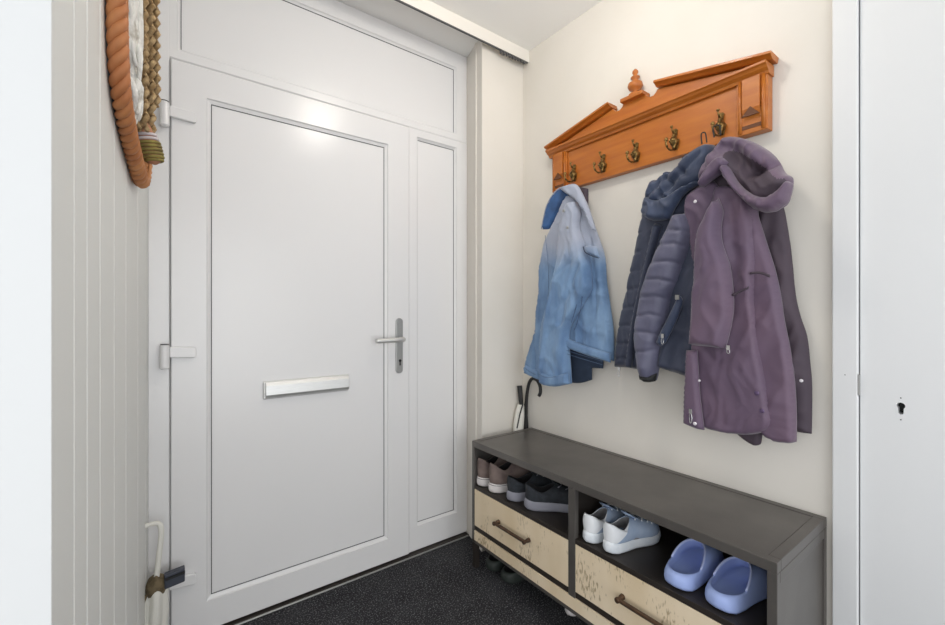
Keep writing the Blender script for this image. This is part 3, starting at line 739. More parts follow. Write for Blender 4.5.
# ------------------------------------------------------------------ hanging garments
POLY = {
    'rc_neck': (1.5, [(0.709, 1.722), (0.599, 1.691), (0.578, 1.590), (0.590, 1.512), (0.660, 1.502), (0.709, 1.517), (0.743, 1.551), (0.750, 1.612), (0.729, 1.659)]),
    'dn_back': (1.55, [(1.346, 1.043), (1.340, 0.978), (1.336, 0.871), (1.264, 0.880), (1.205, 0.901), (1.205, 0.954), (1.146, 0.958), (1.145, 0.995), (1.155, 1.059), (1.264, 1.084)]),
    'dn_body': (1.52, [(1.285, 1.756), (1.223, 1.697), (1.174, 1.574), (1.148, 1.510), (1.122, 1.432), (1.113, 1.326), (1.100, 1.252), (1.079, 1.115), (1.078, 0.997), (1.171, 1.012), (1.250, 1.028), (1.322, 1.044), (1.356, 1.118), (1.356, 1.305), (1.387, 1.496), (1.344, 1.676)]),
    'dn_front': (1.5, [(1.303, 1.738), (1.351, 1.661), (1.400, 1.590), (1.429, 1.546), (1.459, 1.464), (1.474, 1.402), (1.475, 1.309), (1.493, 1.202), (1.513, 1.079), (1.548, 1.002), (1.574, 0.922), (1.570, 0.895), (1.474, 0.877), (1.459, 0.859), (1.375, 0.859), (1.294, 0.879), (1.300, 0.962), (1.307, 1.048), (1.303, 1.116), (1.279, 1.157), (1.190, 1.272), (1.185, 1.327), (1.186, 1.392), (1.207, 1.464), (1.218, 1.509), (1.256, 1.585), (1.240, 1.653), (1.262, 1.716)]),
    'dn_sleeve': (1.47, [(1.237, 1.692), (1.276, 1.683), (1.306, 1.594), (1.327, 1.484), (1.348, 1.372), (1.379, 1.249), (1.427, 1.117), (1.433, 0.998), (1.440, 0.879), (1.430, 0.861), (1.348, 0.863), (1.265, 0.883), (1.271, 0.967), (1.279, 1.051), (1.276, 1.118), (1.248, 1.171), (1.163, 1.287), (1.156, 1.337), (1.161, 1.397), (1.183, 1.467), (1.193, 1.503), (1.220, 1.576), (1.215, 1.636)]),
    'dn_collar': (1.475, [(1.241, 1.766), (1.281, 1.769), (1.319, 1.762), (1.283, 1.732), (1.258, 1.715), (1.224, 1.686), (1.197, 1.652), (1.171, 1.607), (1.142, 1.552), (1.127, 1.542), (1.145, 1.602), (1.171, 1.662), (1.197, 1.715), (1.219, 1.750)]),
    'dn_lining': (1.49, [(1.288, 1.765), (1.329, 1.769), (1.372, 1.750), (1.404, 1.716), (1.423, 1.678), (1.446, 1.600), (1.400, 1.598), (1.372, 1.633), (1.335, 1.675), (1.288, 1.724)]),
    'dn_loop': (1.54, [(1.278, 1.776), (1.218, 1.751), (1.218, 1.699), (1.221, 1.638), (1.250, 1.688)]),
    'dn_flap': (1.485, [(1.174, 1.480), (1.147, 1.481), (1.115, 1.473), (1.104, 1.451), (1.095, 1.423), (1.132, 1.437), (1.164, 1.456)]),
    'dn_cuff': (1.455, [(1.422, 0.925), (1.420, 0.887), (1.415, 0.862), (1.334, 0.863), (1.250, 0.886), (1.253, 0.921), (1.258, 0.936), (1.334, 0.916)]),
    'dn_hem_left': (1.49, [(1.556, 0.937), (1.565, 0.921), (1.560, 0.894), (1.510, 0.883), (1.452, 0.871), (1.456, 0.918), (1.510, 0.925)]),
    'dn_hem': (1.5, [(1.303, 1.089), (1.304, 1.043), (1.234, 1.027), (1.156, 1.011), (1.064, 0.996), (1.067, 1.034), (1.159, 1.050), (1.234, 1.068)]),
    'pf_body': (1.53, [(0.927, 1.636), (0.948, 1.582), (0.980, 1.450), (1.024, 1.271), (1.059, 1.111), (1.073, 0.972), (1.024, 0.975), (0.970, 0.974), (0.919, 0.986), (0.886, 0.987), (0.823, 0.977), (0.757, 0.965), (0.683, 0.969), (0.670, 1.141), (0.683, 1.379), (0.703, 1.623), (0.793, 1.681)]),
    'pf_front': (1.49, [(0.802, 1.550), (0.738, 1.548), (0.704, 1.498), (0.687, 1.377), (0.691, 1.208), (0.697, 1.073), (0.704, 0.975), (0.738, 0.973), (0.802, 0.983), (0.859, 0.995), (0.859, 1.080), (0.832, 1.165), (0.832, 1.318), (0.832, 1.464)]),
    'pf_sleeve': (1.46, [(0.789, 1.547), (0.811, 1.501), (0.846, 1.435), (0.873, 1.378), (0.895, 1.327), (0.913, 1.270), (0.927, 1.206), (0.938, 1.133), (0.937, 1.077), (0.930, 1.020), (0.920, 0.967), (0.905, 0.946), (0.862, 0.949), (0.855, 0.976), (0.847, 1.028), (0.841, 1.082), (0.828, 1.137), (0.813, 1.191), (0.797, 1.255), (0.771, 1.312), (0.754, 1.361), (0.737, 1.407), (0.725, 1.460), (0.730, 1.509), (0.743, 1.545)]),
    'pf_cuff': (1.455, [(0.914, 0.973), (0.906, 0.944), (0.886, 0.940), (0.859, 0.947), (0.852, 0.977), (0.882, 0.968)]),
    'pf_hood': (1.5, [(0.685, 1.775), (0.714, 1.776), (0.743, 1.769), (0.770, 1.762), (0.783, 1.744), (0.798, 1.726), (0.813, 1.716), (0.834, 1.720), (0.851, 1.713), (0.865, 1.696), (0.883, 1.703), (0.897, 1.698), (0.907, 1.677), (0.916, 1.654), (0.921, 1.615), (0.873, 1.594), (0.796, 1.604), (0.743, 1.627), (0.695, 1.647), (0.666, 1.710), (0.669, 1.758)]),
    'pf_rim': (1.465, [(0.894, 1.634), (0.908, 1.600), (0.912, 1.578), (0.902, 1.561), (0.880, 1.544), (0.845, 1.536), (0.810, 1.535), (0.792, 1.566), (0.770, 1.597), (0.746, 1.619), (0.719, 1.630), (0.689, 1.636), (0.699, 1.647), (0.739, 1.641), (0.774, 1.632), (0.803, 1.621), (0.833, 1.612), (0.864, 1.615)]),
    'pf_pocket': (1.475, [(0.754, 1.257), (0.765, 1.244), (0.797, 1.180), (0.824, 1.130), (0.839, 1.093), (0.827, 1.079), (0.808, 1.091), (0.786, 1.131), (0.758, 1.191), (0.744, 1.236)]),
    'pf_edge': (1.47, [(0.875, 1.534), (0.899, 1.434), (0.932, 1.305), (0.962, 1.179), (0.984, 1.054), (0.993, 0.983), (0.975, 0.983), (0.958, 1.075), (0.936, 1.190), (0.903, 1.322), (0.875, 1.431), (0.847, 1.523)]),
    'rc_back': (1.54, [(0.509, 1.581), (0.485, 1.529), (0.470, 1.432), (0.463, 1.368), (0.453, 1.251), (0.440, 1.184), (0.425, 1.129), (0.418, 1.055), (0.413, 0.977), (0.414, 0.842), (0.451, 0.841), (0.488, 0.855), (0.528, 0.988), (0.547, 1.240), (0.564, 1.497), (0.550, 1.574)]),
    'rc_panel': (1.5, [(0.620, 1.599), (0.547, 1.551), (0.539, 1.503), (0.520, 1.429), (0.494, 1.332), (0.479, 1.251), (0.470, 1.178), (0.455, 1.089), (0.444, 0.995), (0.440, 0.900), (0.440, 0.819), (0.455, 0.811), (0.475, 0.808), (0.497, 0.809), (0.514, 0.817), (0.533, 0.836), (0.570, 0.907), (0.590, 1.144), (0.613, 1.403)]),
    'rc_side': (1.545, [(0.543, 1.510), (0.511, 1.501), (0.479, 1.468), (0.470, 1.405), (0.474, 1.354), (0.484, 1.300), (0.492, 1.248), (0.508, 1.286), (0.521, 1.365)]),
    'rc_front': (1.475, [(0.649, 1.618), (0.594, 1.602), (0.560, 1.560), (0.546, 1.504), (0.538, 1.407), (0.536, 1.315), (0.539, 1.238), (0.532, 1.171), (0.527, 1.101), (0.520, 1.051), (0.506, 0.976), (0.494, 0.898), (0.493, 0.870), (0.500, 0.850), (0.516, 0.834), (0.546, 0.821), (0.585, 0.812), (0.633, 0.810), (0.694, 0.811), (0.723, 0.814), (0.743, 0.822), (0.741, 0.898), (0.732, 1.031), (0.723, 1.140), (0.697, 1.310), (0.680, 1.492)]),
    'rc_facing': (1.52, [(0.613, 0.812), (0.598, 0.799), (0.577, 0.786), (0.555, 0.778), (0.540, 0.783), (0.535, 0.793), (0.531, 0.824), (0.563, 0.833)]),
    'rc_placket': (1.465, [(0.727, 1.072), (0.692, 1.075), (0.685, 0.958), (0.679, 0.893), (0.669, 0.815), (0.699, 0.815), (0.737, 0.824), (0.734, 0.917)]),
    'rc_sleeve': (1.425, [(0.624, 1.565), (0.645, 1.531), (0.662, 1.497), (0.678, 1.463), (0.685, 1.421), (0.689, 1.366), (0.693, 1.300), (0.699, 1.208), (0.702, 1.129), (0.708, 1.091), (0.654, 1.090), (0.604, 1.086), (0.594, 1.121), (0.584, 1.171), (0.579, 1.217), (0.581, 1.276), (0.590, 1.347), (0.603, 1.389), (0.613, 1.428), (0.615, 1.475), (0.610, 1.522)]),
    'rc_strip': (1.475, [(0.744, 1.603), (0.720, 1.621), (0.687, 1.631), (0.658, 1.637), (0.639, 1.599), (0.658, 1.551), (0.680, 1.502), (0.700, 1.445), (0.707, 1.371), (0.720, 1.359), (0.734, 1.432), (0.748, 1.503), (0.754, 1.567)]),
    'rc_hood': (1.47, [(0.631, 1.766), (0.613, 1.768), (0.594, 1.763), (0.572, 1.751), (0.548, 1.734), (0.522, 1.711), (0.499, 1.686), (0.483, 1.663), (0.472, 1.640), (0.466, 1.623), (0.458, 1.609), (0.444, 1.595), (0.443, 1.570), (0.448, 1.543), (0.458, 1.519), (0.481, 1.512), (0.531, 1.534), (0.578, 1.585), (0.625, 1.653), (0.656, 1.642), (0.694, 1.635), (0.706, 1.654), (0.698, 1.686), (0.688, 1.707), (0.672, 1.729), (0.653, 1.744)]),
    'rc_rim': (1.425, [(0.600, 1.665), (0.613, 1.660), (0.613, 1.641), (0.600, 1.613), (0.581, 1.582), (0.557, 1.548), (0.531, 1.518), (0.514, 1.505), (0.498, 1.496), (0.481, 1.494), (0.466, 1.495), (0.451, 1.505), (0.439, 1.515), (0.432, 1.538), (0.428, 1.562), (0.437, 1.573), (0.447, 1.564), (0.461, 1.550), (0.478, 1.542), (0.501, 1.542), (0.522, 1.552), (0.544, 1.571), (0.563, 1.595), (0.580, 1.627), (0.591, 1.651)]),
    'rc_rim_left': (1.44, [(0.612, 1.695), (0.636, 1.689), (0.655, 1.672), (0.671, 1.650), (0.683, 1.630), (0.688, 1.615), (0.671, 1.614), (0.652, 1.625), (0.630, 1.636), (0.612, 1.647), (0.595, 1.671)]),
    'rc_lining': (1.45, [(0.611, 1.709), (0.593, 1.716), (0.570, 1.700), (0.548, 1.678), (0.526, 1.657), (0.502, 1.632), (0.482, 1.609), (0.467, 1.587), (0.450, 1.586), (0.445, 1.568), (0.464, 1.549), (0.489, 1.537), (0.515, 1.540), (0.542, 1.564), (0.570, 1.598), (0.593, 1.638), (0.611, 1.674)]),
    'rc_flapL': (1.46, [(0.588, 1.252), (0.566, 1.264), (0.540, 1.275), (0.535, 1.279), (0.535, 1.272), (0.557, 1.262), (0.574, 1.251)]),
    'rc_flapR': (1.485, [(0.539, 1.323), (0.514, 1.323), (0.488, 1.312), (0.488, 1.303), (0.514, 1.316), (0.539, 1.316)]),
}
SLEEVE_Q = [[(0.797, 1.493), (0.713, 1.473)], [(0.830, 1.443), (0.768, 1.440), (0.713, 1.413)], [(0.857, 1.383), (0.789, 1.380), (0.737, 1.361)], [(0.881, 1.323), (0.819, 1.319), (0.757, 1.298)], [(0.897, 1.257), (0.838, 1.259), (0.775, 1.240)], [(0.913, 1.187), (0.857, 1.195), (0.797, 1.177)], [(0.925, 1.131), (0.873, 1.129), (0.811, 1.113)], [(0.925, 1.052), (0.830, 1.066)]]

def smooth_outline(pts, n=4):
    P = [Vector(p) for p in pts]; N = len(P); out = []
    for i in range(N):
        p0, p1, p2, p3 = P[i - 1], P[i], P[(i + 1) % N], P[(i + 2) % N]
        # keep sharp corners sharp
        a1 = (p1 - p0).angle(p2 - p1, 0); a2 = (p2 - p1).angle(p3 - p2, 0)
        t1 = (p2 - p0) * .5 if a1 < 1.0 else (p2 - p1) * .6
        t2 = (p3 - p1) * .5 if a2 < 1.0 else (p2 - p1) * .6
        for k in range(n):
            t = k / n
            out.append((2 * t ** 3 - 3 * t * t + 1) * p1 + (t ** 3 - 2 * t * t + t) * t1 + (-2 * t ** 3 + 3 * t * t) * p2 + (t ** 3 - t * t) * t2)
    return out
def seg_dist(P, A, Bp):
    d = Bp - A; l2 = max(float(d @ d), 1e-12)
    t = np.clip(((P - A) @ d) / l2, 0, 1)
    q = A + t[:, None] * d
    return np.hypot(P[:, 0] - q[:, 0], P[:, 1] - q[:, 1])
def poly_dist(P, pts, closed):
    pts = np.array(pts, float); n = len(pts)
    best = np.full(len(P), 1e9)
    for i in range(n if closed else n - 1):
        best = np.minimum(best, seg_dist(P, pts[i], pts[(i + 1) % n]))
    return best
def relief(name, key, th, m, parent, origin, w=0.022, creases=(), drape=None, res=0.008, dx=0.0, wobble=0.0, lean=0.0, ref=1.8, label=None, back=0.006):
    """a cloth piece: an outline in the (y, z) plane of the garment, padded towards the room, with creases and drape folds"""
    xb, pts = POLY[key]; xb += dx + th * .5
    ol = smooth_outline(pts)
    # even spacing along the outline
    ev = []
    for i, p in enumerate(ol):
        q = ol[(i + 1) % len(ol)]; k = max(1, int((q - p).length / res))
        for j in range(k): ev.append(p.lerp(q, j / k))
    E = np.array([(p.x, p.y) for p in ev])
    lo, hi = E.min(0), E.max(0)
    gx = np.arange(lo[0] + res * .5, hi[0], res); gz = np.arange(lo[1] + res * .5, hi[1], res)
    G = np.array([(a + (res * .5 if j % 2 else 0), b) for j, b in enumerate(gz) for a in gx])
    d = poly_dist(G, E, True)
    # inside test
    ins = np.zeros(len(G), bool); n = len(E); j = n - 1
    for i in range(n):
        yi, zi = E[i]; yj, zj = E[j]
        if zi != zj:
            c = ((zi > G[:, 1]) != (zj > G[:, 1])) & (G[:, 0] < (yj - yi) * (G[:, 1] - zi) / (zj - zi) + yi)
            ins ^= c
        j = i
    G = G[ins & (d > res * .45)]
    allp = np.vstack([E, G]) if len(G) else E
    verts, _, faces, _, _, _ = delaunay_2d_cdt([Vector(p) for p in allp], [], [list(range(len(E)))], 1, 1e-6)
    V = np.array([(v.x, v.y) for v in verts])
    dd = poly_dist(V, E, True)
    prof = np.sqrt(np.clip(1 - (1 - np.clip(dd / w, 0, 1)) ** 2, 0, 1))
    off = prof * th
    for pl_, amp, cw in creases:
        cd = poly_dist(V, pl_, False)
        off += amp * np.exp(-(cd / cw) ** 2) * np.clip(dd / 0.006, 0, 1)
    if drape:
        for amp, k, m_, ph in drape:
            fall = np.clip((ref - V[:, 1]) / 0.6, 0.15, 1.0)
            q = np.sin(k * V[:, 0] + m_ * V[:, 1] + ph + 1.2 * np.sin(5 * V[:, 1] + ph))
            off += amp * fall * (1 - 2 * np.sqrt(np.abs(q) + .02)) * prof
    if wobble:
        nz = np.array([noise.noise(Vector((p[0] * 12 + 3 * noise.noise(Vector((p[0] * 5, p[1] * 5, 7))), p[1] * 7, len(key)))) for p in V])
        n2_ = np.array([noise.noise(Vector((p[0] * 34, p[1] * 20, 3 + len(key)))) for p in V])
        off += ((.45 - 1.6 * np.sqrt(np.abs(nz) + .004)) * wobble * 1.3 + n2_ * wobble * .35) * prof
    off = np.maximum(off, 0.0005 * (dd > 1e-6))
    xs = xb - off + lean * (V[:, 1] - ref)
    bm = bmesh.new()
    f = [bm.verts.new((xs[i], V[i, 0], V[i, 1])) for i in range(len(V))]
    xbk = xb + back + lean * (V[:, 1] - ref)
    b = [bm.verts.new((xbk[i], V[i, 0], V[i, 1])) for i in range(len(V))]
    edges = {}
    for t_ in faces:
        bm.faces.new([f[i] for i in t_]); bm.faces.new([b[i] for i in t_[::-1]])
        for a, c in zip(t_, list(t_[1:]) + [t_[0]]):
            if (c, a) in edges: del edges[(c, a)]
            else: edges[(a, c)] = 1
    for a, c in edges: bm.faces.new((f[a], b[a], b[c], f[c]))
    return obj(name, bm, m, parent, origin, smooth=True, label=label)
def paint(o, key, m, origin):
    # faces of o inside an outline take a second cloth
    o.data.materials.append(m); pts = POLY[key][1]; n = len(pts)
    for f in o.data.polygons:
        y, z = f.center.y + origin[1], f.center.z + origin[2]; c = False; j = n - 1
        for i in range(n):
            (yi, zi), (yj, zj) = pts[i], pts[j]
            if (zi > z) != (zj > z) and y < (yj - yi) * (z - zi) / (zj - zi) + yi: c = not c
            j = i
        if c: f.material_index = 1
def seam(name, pts, x, r, m, parent, origin, flat=1.0):
    return obj(name, T(bez([(x if len(p) == 2 else p[2], p[0], p[1]) for p in pts], 5), r, 6), m, parent, origin, smooth=True)
def disc(name, y, z, x, r, m, parent, origin):
    return obj(name, lathe(bmesh.new(), [(r * .9, .002), (r, 0), (r * .8, -.002), (r * .3, -.0015)], (x, y, z), 'x', 14), m, parent, origin, smooth=True)
def zip_pull(name, y, z, x, m, parent, origin, L=0.022):
    bm = bmesh.new(); box(bm, x - .003, x + .004, y - .005, y + .005, z - .002, z + .012)
    pts = [(x - .002, y + .004 * math.cos(a), z - L * .5 + L * .45 * math.sin(a)) for a in [2 * math.pi * k / 14 for k in range(14)]]
    tube(bm, pts, 0.0014, 6, closed=True)
    return obj(name, bm, m, parent, origin)

# --- denim jacket
og = (1.53, 1.29, 1.80)
dj = tag(empty('denim_jacket', og), 'faded blue denim jacket hanging alone from the left end hook', 'jacket')
k_ = dict(parent=dj, origin=og)
relief('inside_back', 'dn_back', .010, M['denim_inside'], **k_, label='dark inside of the jacket back')
relief('body', 'dn_body', .036, M['denim'], **k_, w=.012, drape=[(.004, 40, 6, .5)], wobble=.007,
       creases=[([(1.175, 1.56), (1.150, 1.35), (1.145, 1.10)], -.006, .008), ([(1.215, 1.20), (1.190, 1.12), (1.20, 1.06)], .006, .012)])
relief('front_panel', 'dn_front', .026, M['denim'], **k_, w=.010, wobble=.005, drape=[(.003, 50, 3, 1.0)],
       creases=[([(1.50, 1.17), (1.49, .90)], -.008, .006)])
relief('sleeve', 'dn_sleeve', .045, M['denim'], **k_, w=.016, wobble=.007,
       creases=[([(1.20, 1.40), (1.26, 1.28), (1.30, 1.15)], -.010, .012), ([(1.36, 1.50), (1.37, 1.20), (1.42, .95)], .008, .016),
                ([(1.24, 1.42), (1.33, 1.36)], -.007, .010), ([(1.22, 1.30), (1.32, 1.22)], -.007, .010), ([(1.27, 1.17), (1.37, 1.10)], -.006, .010), ([(1.33, 1.45), (1.40, 1.22)], -.006, .010)])
relief('collar_inside', 'dn_lining', .014, M['denim_dark'], **k_, w=.012, label='dark blue inside of the collar')
relief('collar', 'dn_collar', .018, M['denim'], **k_, w=.006, wobble=.006, dx=-.004)
relief('hanging_loop', 'dn_loop', .012, M['plum_dark'], **k_, w=.01)
relief('pocket_flap', 'dn_flap', .012, M['denim'], **k_, w=.004, dx=-.022)
seam('flap_edge', [POLY['dn_flap'][1][i] for i in (0, 6, 5, 4)], 1.460, .0018, M['denim_inside'], dj, og)
seam('collar_edge', [POLY['dn_lining'][1][i] for i in (5, 4, 3, 2, 1, 0)], 1.489, .003, M['denim'], dj, og)
relief('cuff', 'dn_cuff', .022, M['denim'], **k_, w=.008, dx=-.006)
relief('hem_band', 'dn_hem', .014, M['denim'], **k_, w=.006, dx=-.014)
relief('hem_band', 'dn_hem_left', .014, M['denim'], **k_, w=.008, dx=-.006)
for y, z, x in ((1.262, 1.645, 1.437), (1.240, 1.568, 1.437), (1.178, 1.622, 1.487)): disc('button', y, z, x, .007, M['nickel'], dj, og)
seam('pocket_seam', [(1.205, 1.285), (1.215, 1.22), (1.240, 1.155)], 1.462, .0016, M['thread'], dj, og)
seam('pocket_seam', [(1.180, 1.268), (1.192, 1.20), (1.222, 1.125)], 1.462, .0016, M['thread'], dj, og)

SEAMS = [([(1.395, 1.56), (1.375, 1.40), (1.380, 1.25), (1.410, 1.10), (1.435, .93)], 1.462), ([(1.400, .915), (1.36, .905), (1.30, .915)], 1.428), ([(1.300, 1.02), (1.22, 1.005), (1.09, .985)], 1.478),
         ([(1.300, 1.035), (1.22, 1.020), (1.09, 1.00)], 1.478), ([(1.545, .925), (1.51, .910), (1.47, .900)], 1.475)]
for pts, x in SEAMS: seam('seam', pts, x, .0011, M['thread'], dj, og)

# --- navy padded jacket
og = (1.52, 0.74, 1.79)
pj = tag(empty('padded_jacket', og), 'navy quilted hooded jacket hanging under the plum raincoat', 'jacket')
k_ = dict(parent=pj, origin=og)
Q = []
for z in (1.56, 1.50, 1.43, 1.36, 1.29, 1.22, 1.15, 1.08, 1.02): Q.append(([(1.06, z - .01), (0.94, z + .008)], -.007, .005))
relief('body', 'pf_body', .045, M['navy'], **k_, w=.030, creases=Q, wobble=.006, res=.007)
relief('zip_edge', 'pf_edge', .024, M['navy'], **k_, w=.012, res=.007, dx=.02)
relief('front_panel', 'pf_front', .040, M['navy'], **k_, w=.03, wobble=.010, drape=[(.006, 34, 10, 0)])
S_ = []
for v in SLEEVE_Q: S_.append((v, -.010, .005))
relief('sleeve', 'pf_sleeve', .060, M['puffer'], **k_, w=.038, creases=S_, res=.006, wobble=.006)
relief('cuff', 'pf_cuff', .040, M['rubber'], **k_, w=.018, label='black cuff')
relief('hood', 'pf_hood', .060, M['navy_blue'], **k_, w=.035, res=.007, wobble=.012,
       creases=[([(0.93, 1.60), (0.80, 1.72), (0.72, 1.78)], -.018, .010), ([(0.88, 1.60), (0.76, 1.69), (0.70, 1.74)], -.014, .009), ([(0.97, 1.64), (0.86, 1.73)], -.014, .010),
                ([(0.865, 1.73), (0.80, 1.66)], -.012, .007), ([(0.81, 1.76), (0.75, 1.68)], -.010, .007)])
relief('hood_rim', 'pf_rim', .040, M['navy_blue'], **k_, w=.018, res=.006, wobble=.010, creases=[([(0.99, 1.60), (0.92, 1.56)], -.006, .008), ([(0.93, 1.59), (0.86, 1.60)], -.006, .008)])
relief('pocket', 'pf_pocket', .012, M['navy_blue'], **k_, w=.010, dx=-.030)
zip_pull('zip_pull', 0.8022, 1.1135, 1.428, M['silver'], pj, og, .026)
zip_pull('zip_pull', 1.0297, 0.968, 1.505, M['silver'], pj, og, .028)
obj('logo_tag', B(1.432, 1.436, 0.747, 0.760, 1.244, 1.260), M['nickel'], pj, og)
obj('loop', T(bez([(1.500, 0.702, 1.775), (1.497, 0.703, 1.808), (1.497, 0.690, 1.808), (1.500, 0.686, 1.775)], 5), .0022, 6), M['rubber'], pj, og)

# --- plum raincoat
og = (1.50, 0.62, 1.80)
rc = tag(empty('raincoat', og), 'long plum hooded raincoat hanging over the navy padded jacket at the right end', 'coat')
k_ = dict(parent=rc, origin=og)
relief('back_panel', 'rc_back', .030, M['plum_dark'], **k_, w=.025, drape=[(.006, 36, 3, .3)], wobble=.006, label='dark plum back of the coat')  # coat side facing away from the light, shade put into the darker colour
relief('neck', 'rc_neck', .030, M['plum_dark'], **k_, w=.02, wobble=.014, label='dark plum gathered neck')
relief('right_panel', 'rc_panel', .036, M['plum'], **k_, w=.014, drape=[(.005, 22, 5, 1.0)], wobble=.004)
relief('facing', 'rc_facing', .014, M['plum_dark'], **k_, w=.01)
relief('left_panel', 'rc_front', .036, M['plum'], **k_, w=.014, drape=[(.005, 20, -6, 2.0)], wobble=.005,
       creases=[([(0.60, 1.55), (0.58, 1.30)], -.010, .016), ([(0.70, 1.10), (0.64, 1.04), (0.58, 1.08)], -.006, .010), ([(0.64, 1.12), (0.62, .85)], -.006, .018)])
relief('placket', 'rc_placket', .016, M['plum'], **k_, w=.010, dx=-.030)
relief('collar_strip', 'rc_strip', .018, M['plum'], **k_, w=.008, wobble=.008, creases=[([(0.69, 1.60), (0.66, 1.48)], -.006, .008)])
relief('sleeve', 'rc_sleeve', .050, M['plum'], **k_, dx=-.010, w=.018, wobble=.006, creases=[([(0.67, 1.50), (0.63, 1.30), (0.66, 1.14)], .006, .025), ([(0.60, 1.36), (0.68, 1.30)], -.004, .012)])
rc_hood = relief('hood', 'rc_hood', .060, M['plum'], **k_, w=.035, res=.005, wobble=.012,
       creases=[([(0.62, 1.735), (0.585, 1.71), (0.555, 1.66), (0.53, 1.625)], -.034, .020), ([(0.53, 1.625), (0.49, 1.63), (0.455, 1.66)], -.026, .012), ([(0.515, 1.76), (0.51, 1.70), (0.505, 1.65)], -.007, .005), ([(0.505, 1.75), (0.47, 1.70), (0.45, 1.67)], -.006, .005), ([(0.70, 1.74), (0.67, 1.68)], -.012, .008), ([(0.68, 1.76), (0.64, 1.71)], -.010, .008)])
paint(rc_hood, 'rc_lining', M['plum_dark'], og)
relief('hood_rim', 'rc_rim', .045, M['plum'], **k_, w=.018, res=.006, wobble=.008, creases=[([(0.60, 1.66), (0.55, 1.60), (0.46, 1.585), (0.42, 1.62)], .006, .010)])
relief('hood_rim', 'rc_rim_left', .036, M['plum'], **k_, w=.014, res=.006, wobble=.008, dx=-.010)
relief('yoke_flap', 'rc_flapL', .012, M['plum_dark'], **k_, w=.006, dx=-.034)
relief('yoke_flap', 'rc_flapR', .012, M['plum_dark'], **k_, w=.006, dx=-.034)
for n_, y, z, x, r, m_ in (('snap', .6901, 1.5657, 1.428, .0055, 'pearl'), ('snap', .4251, 1.0018, 1.508, .005, 'pearl'), ('snap', .6898, .8347, 1.425, .006, 'pearl'), ('snap', .5154, .9596, 1.440, .007, 'plum_snap'), ('snap', .5018, .9091, 1.440, .007, 'plum_snap'), ('snap', .6769, .9775, 1.428, .004, 'pearl')):
    disc(n_, y, z, x, r, M[m_], rc, og)
zip_pull('zip_pull', .7026, .868, 1.425, M['silver'], rc, og, .036)
zip_pull('zip_pull', .590, 1.086, 1.432, M['silver'], rc, og, .014)
obj('loop', T(bez([(1.500, 0.662, 1.785), (1.498, 0.664, 1.818), (1.498, 0.645, 1.818), (1.500, 0.642, 1.785)], 5), .0025, 6), M['rubber'], rc, og)


# ------------------------------------------------------------------ umbrellas in the far corner, behind the bench
og = (1.583, 1.650, 0)
um = tag(empty('umbrella', og), 'slim closed black umbrella with a black crook handle in the corner behind the bench', 'umbrella')
obj('canopy', lathe(bmesh.new(), [(.003, 0.0), (.005, .06), (.010, .12), (.013, .35), (.013, .60), (.009, .655)], og, 'z', 14), M['black_cloth'], um, og, smooth=True)
bm = bmesh.new()
tube(bm, bez([(1.583, 1.650, .62), (1.582, 1.645, .74), (1.580, 1.628, .815), (1.578, 1.608, .848), (1.576, 1.583, .858), (1.575, 1.556, .850), (1.574, 1.538, .825), (1.574, 1.535, .795), (1.574, 1.545, .775)], 6), 0.0085, 12)
obj('crook_handle', bm, M['black_cloth'], um, og, smooth=True)
og = (1.535, 1.657, 0)
fu = tag(empty('folding_umbrella', og), 'pale umbrella with a straight dark handle leaning in the corner behind the bench', 'umbrella')
R_ = []
for r_, z, xo in ((.004, 0, 0), (.018, .1, 0), (.024, .45, 0), (.027, .60, .0), (.025, .655, .008), (.017, .715, .018)):
    R_.append([(og[0] + xo + r_ * 1.15 * math.cos(a), og[1] + r_ * .95 * math.sin(a), z) for a in [2 * math.pi * k / 16 for k in range(16)]])
bm = bmesh.new(); rings(bm, R_)
obj('canopy', bm, M['white_cloth'], fu, og, smooth=True)
obj('handle', T([(1.556, 1.657, .705), (1.553, 1.658, .75), (1.550, 1.664, .812)], [.010, .0125, .0135], 12), M['black_cloth'], fu, og)
obj('rib', T([(1.510, 1.640, .60), (1.522, 1.632, .67), (1.545, 1.634, .72)], 0.0035, 6), M['black_cloth'], fu, og)
obj('rib', T([(1.566, 1.634, .60), (1.566, 1.632, .68), (1.558, 1.634, .72)], 0.0035, 6), M['black_cloth'], fu, og)

# ------------------------------------------------------------------ white umbrella beside the front door hinge
og = (-0.004, 1.800, 0)
wu = tag(empty('umbrella', og), 'closed white umbrella with a thin hook handle standing by the front door hinges', 'umbrella')
bm = bmesh.new()
n8 = 16; R_ = []
for z, r in ((.02, .008), (.08, .030), (.18, .033), (.255, .029), (.285, .020)):
    R_.append([(og[0] + 0.012 * (z / .28) + r * (1 + .16 * math.cos(4 * a)) * math.cos(a), og[1] + r * (1 + .16 * math.cos(4 * a)) * math.sin(a), z) for a in [2 * math.pi * k / 32 for k in range(32)]])
rings(bm, R_)
obj('canopy', bm, M['white_cloth'], wu, og)
bm = bmesh.new()
R_ = []
for z, r in ((.252, .026), (.266, .030), (.284, .028), (.300, .022), (.310, .008)):
    R_.append([(0.006 + r * math.cos(a), og[1] + r * .95 * math.sin(a), z + .004 * math.sin(3 * a)) for a in [2 * math.pi * k / 20 for k in range(20)]])
rings(bm, R_)
tube(bm, bez([(-.020, 1.785, .262), (-.030, 1.780, .235), (-.036, 1.778, .205)], 4), 0.004, 6)
obj('tie', bm, M['brown_strap'], wu, og, smooth=True, label='brown frayed tie')
bm = bmesh.new()
tube(bm, bez([(0.006, 1.800, .29), (0.013, 1.799, .37), (0.020, 1.798, .45), (0.014, 1.798, .482), (-0.004, 1.797, .489), (-0.024, 1.796, .486), (-0.038, 1.796, .476)], 6), [0.0085] * 18 + [0.0075] * 19, 10)
obj('hook_handle', bm, M['white_cloth'], wu, og, smooth=True)
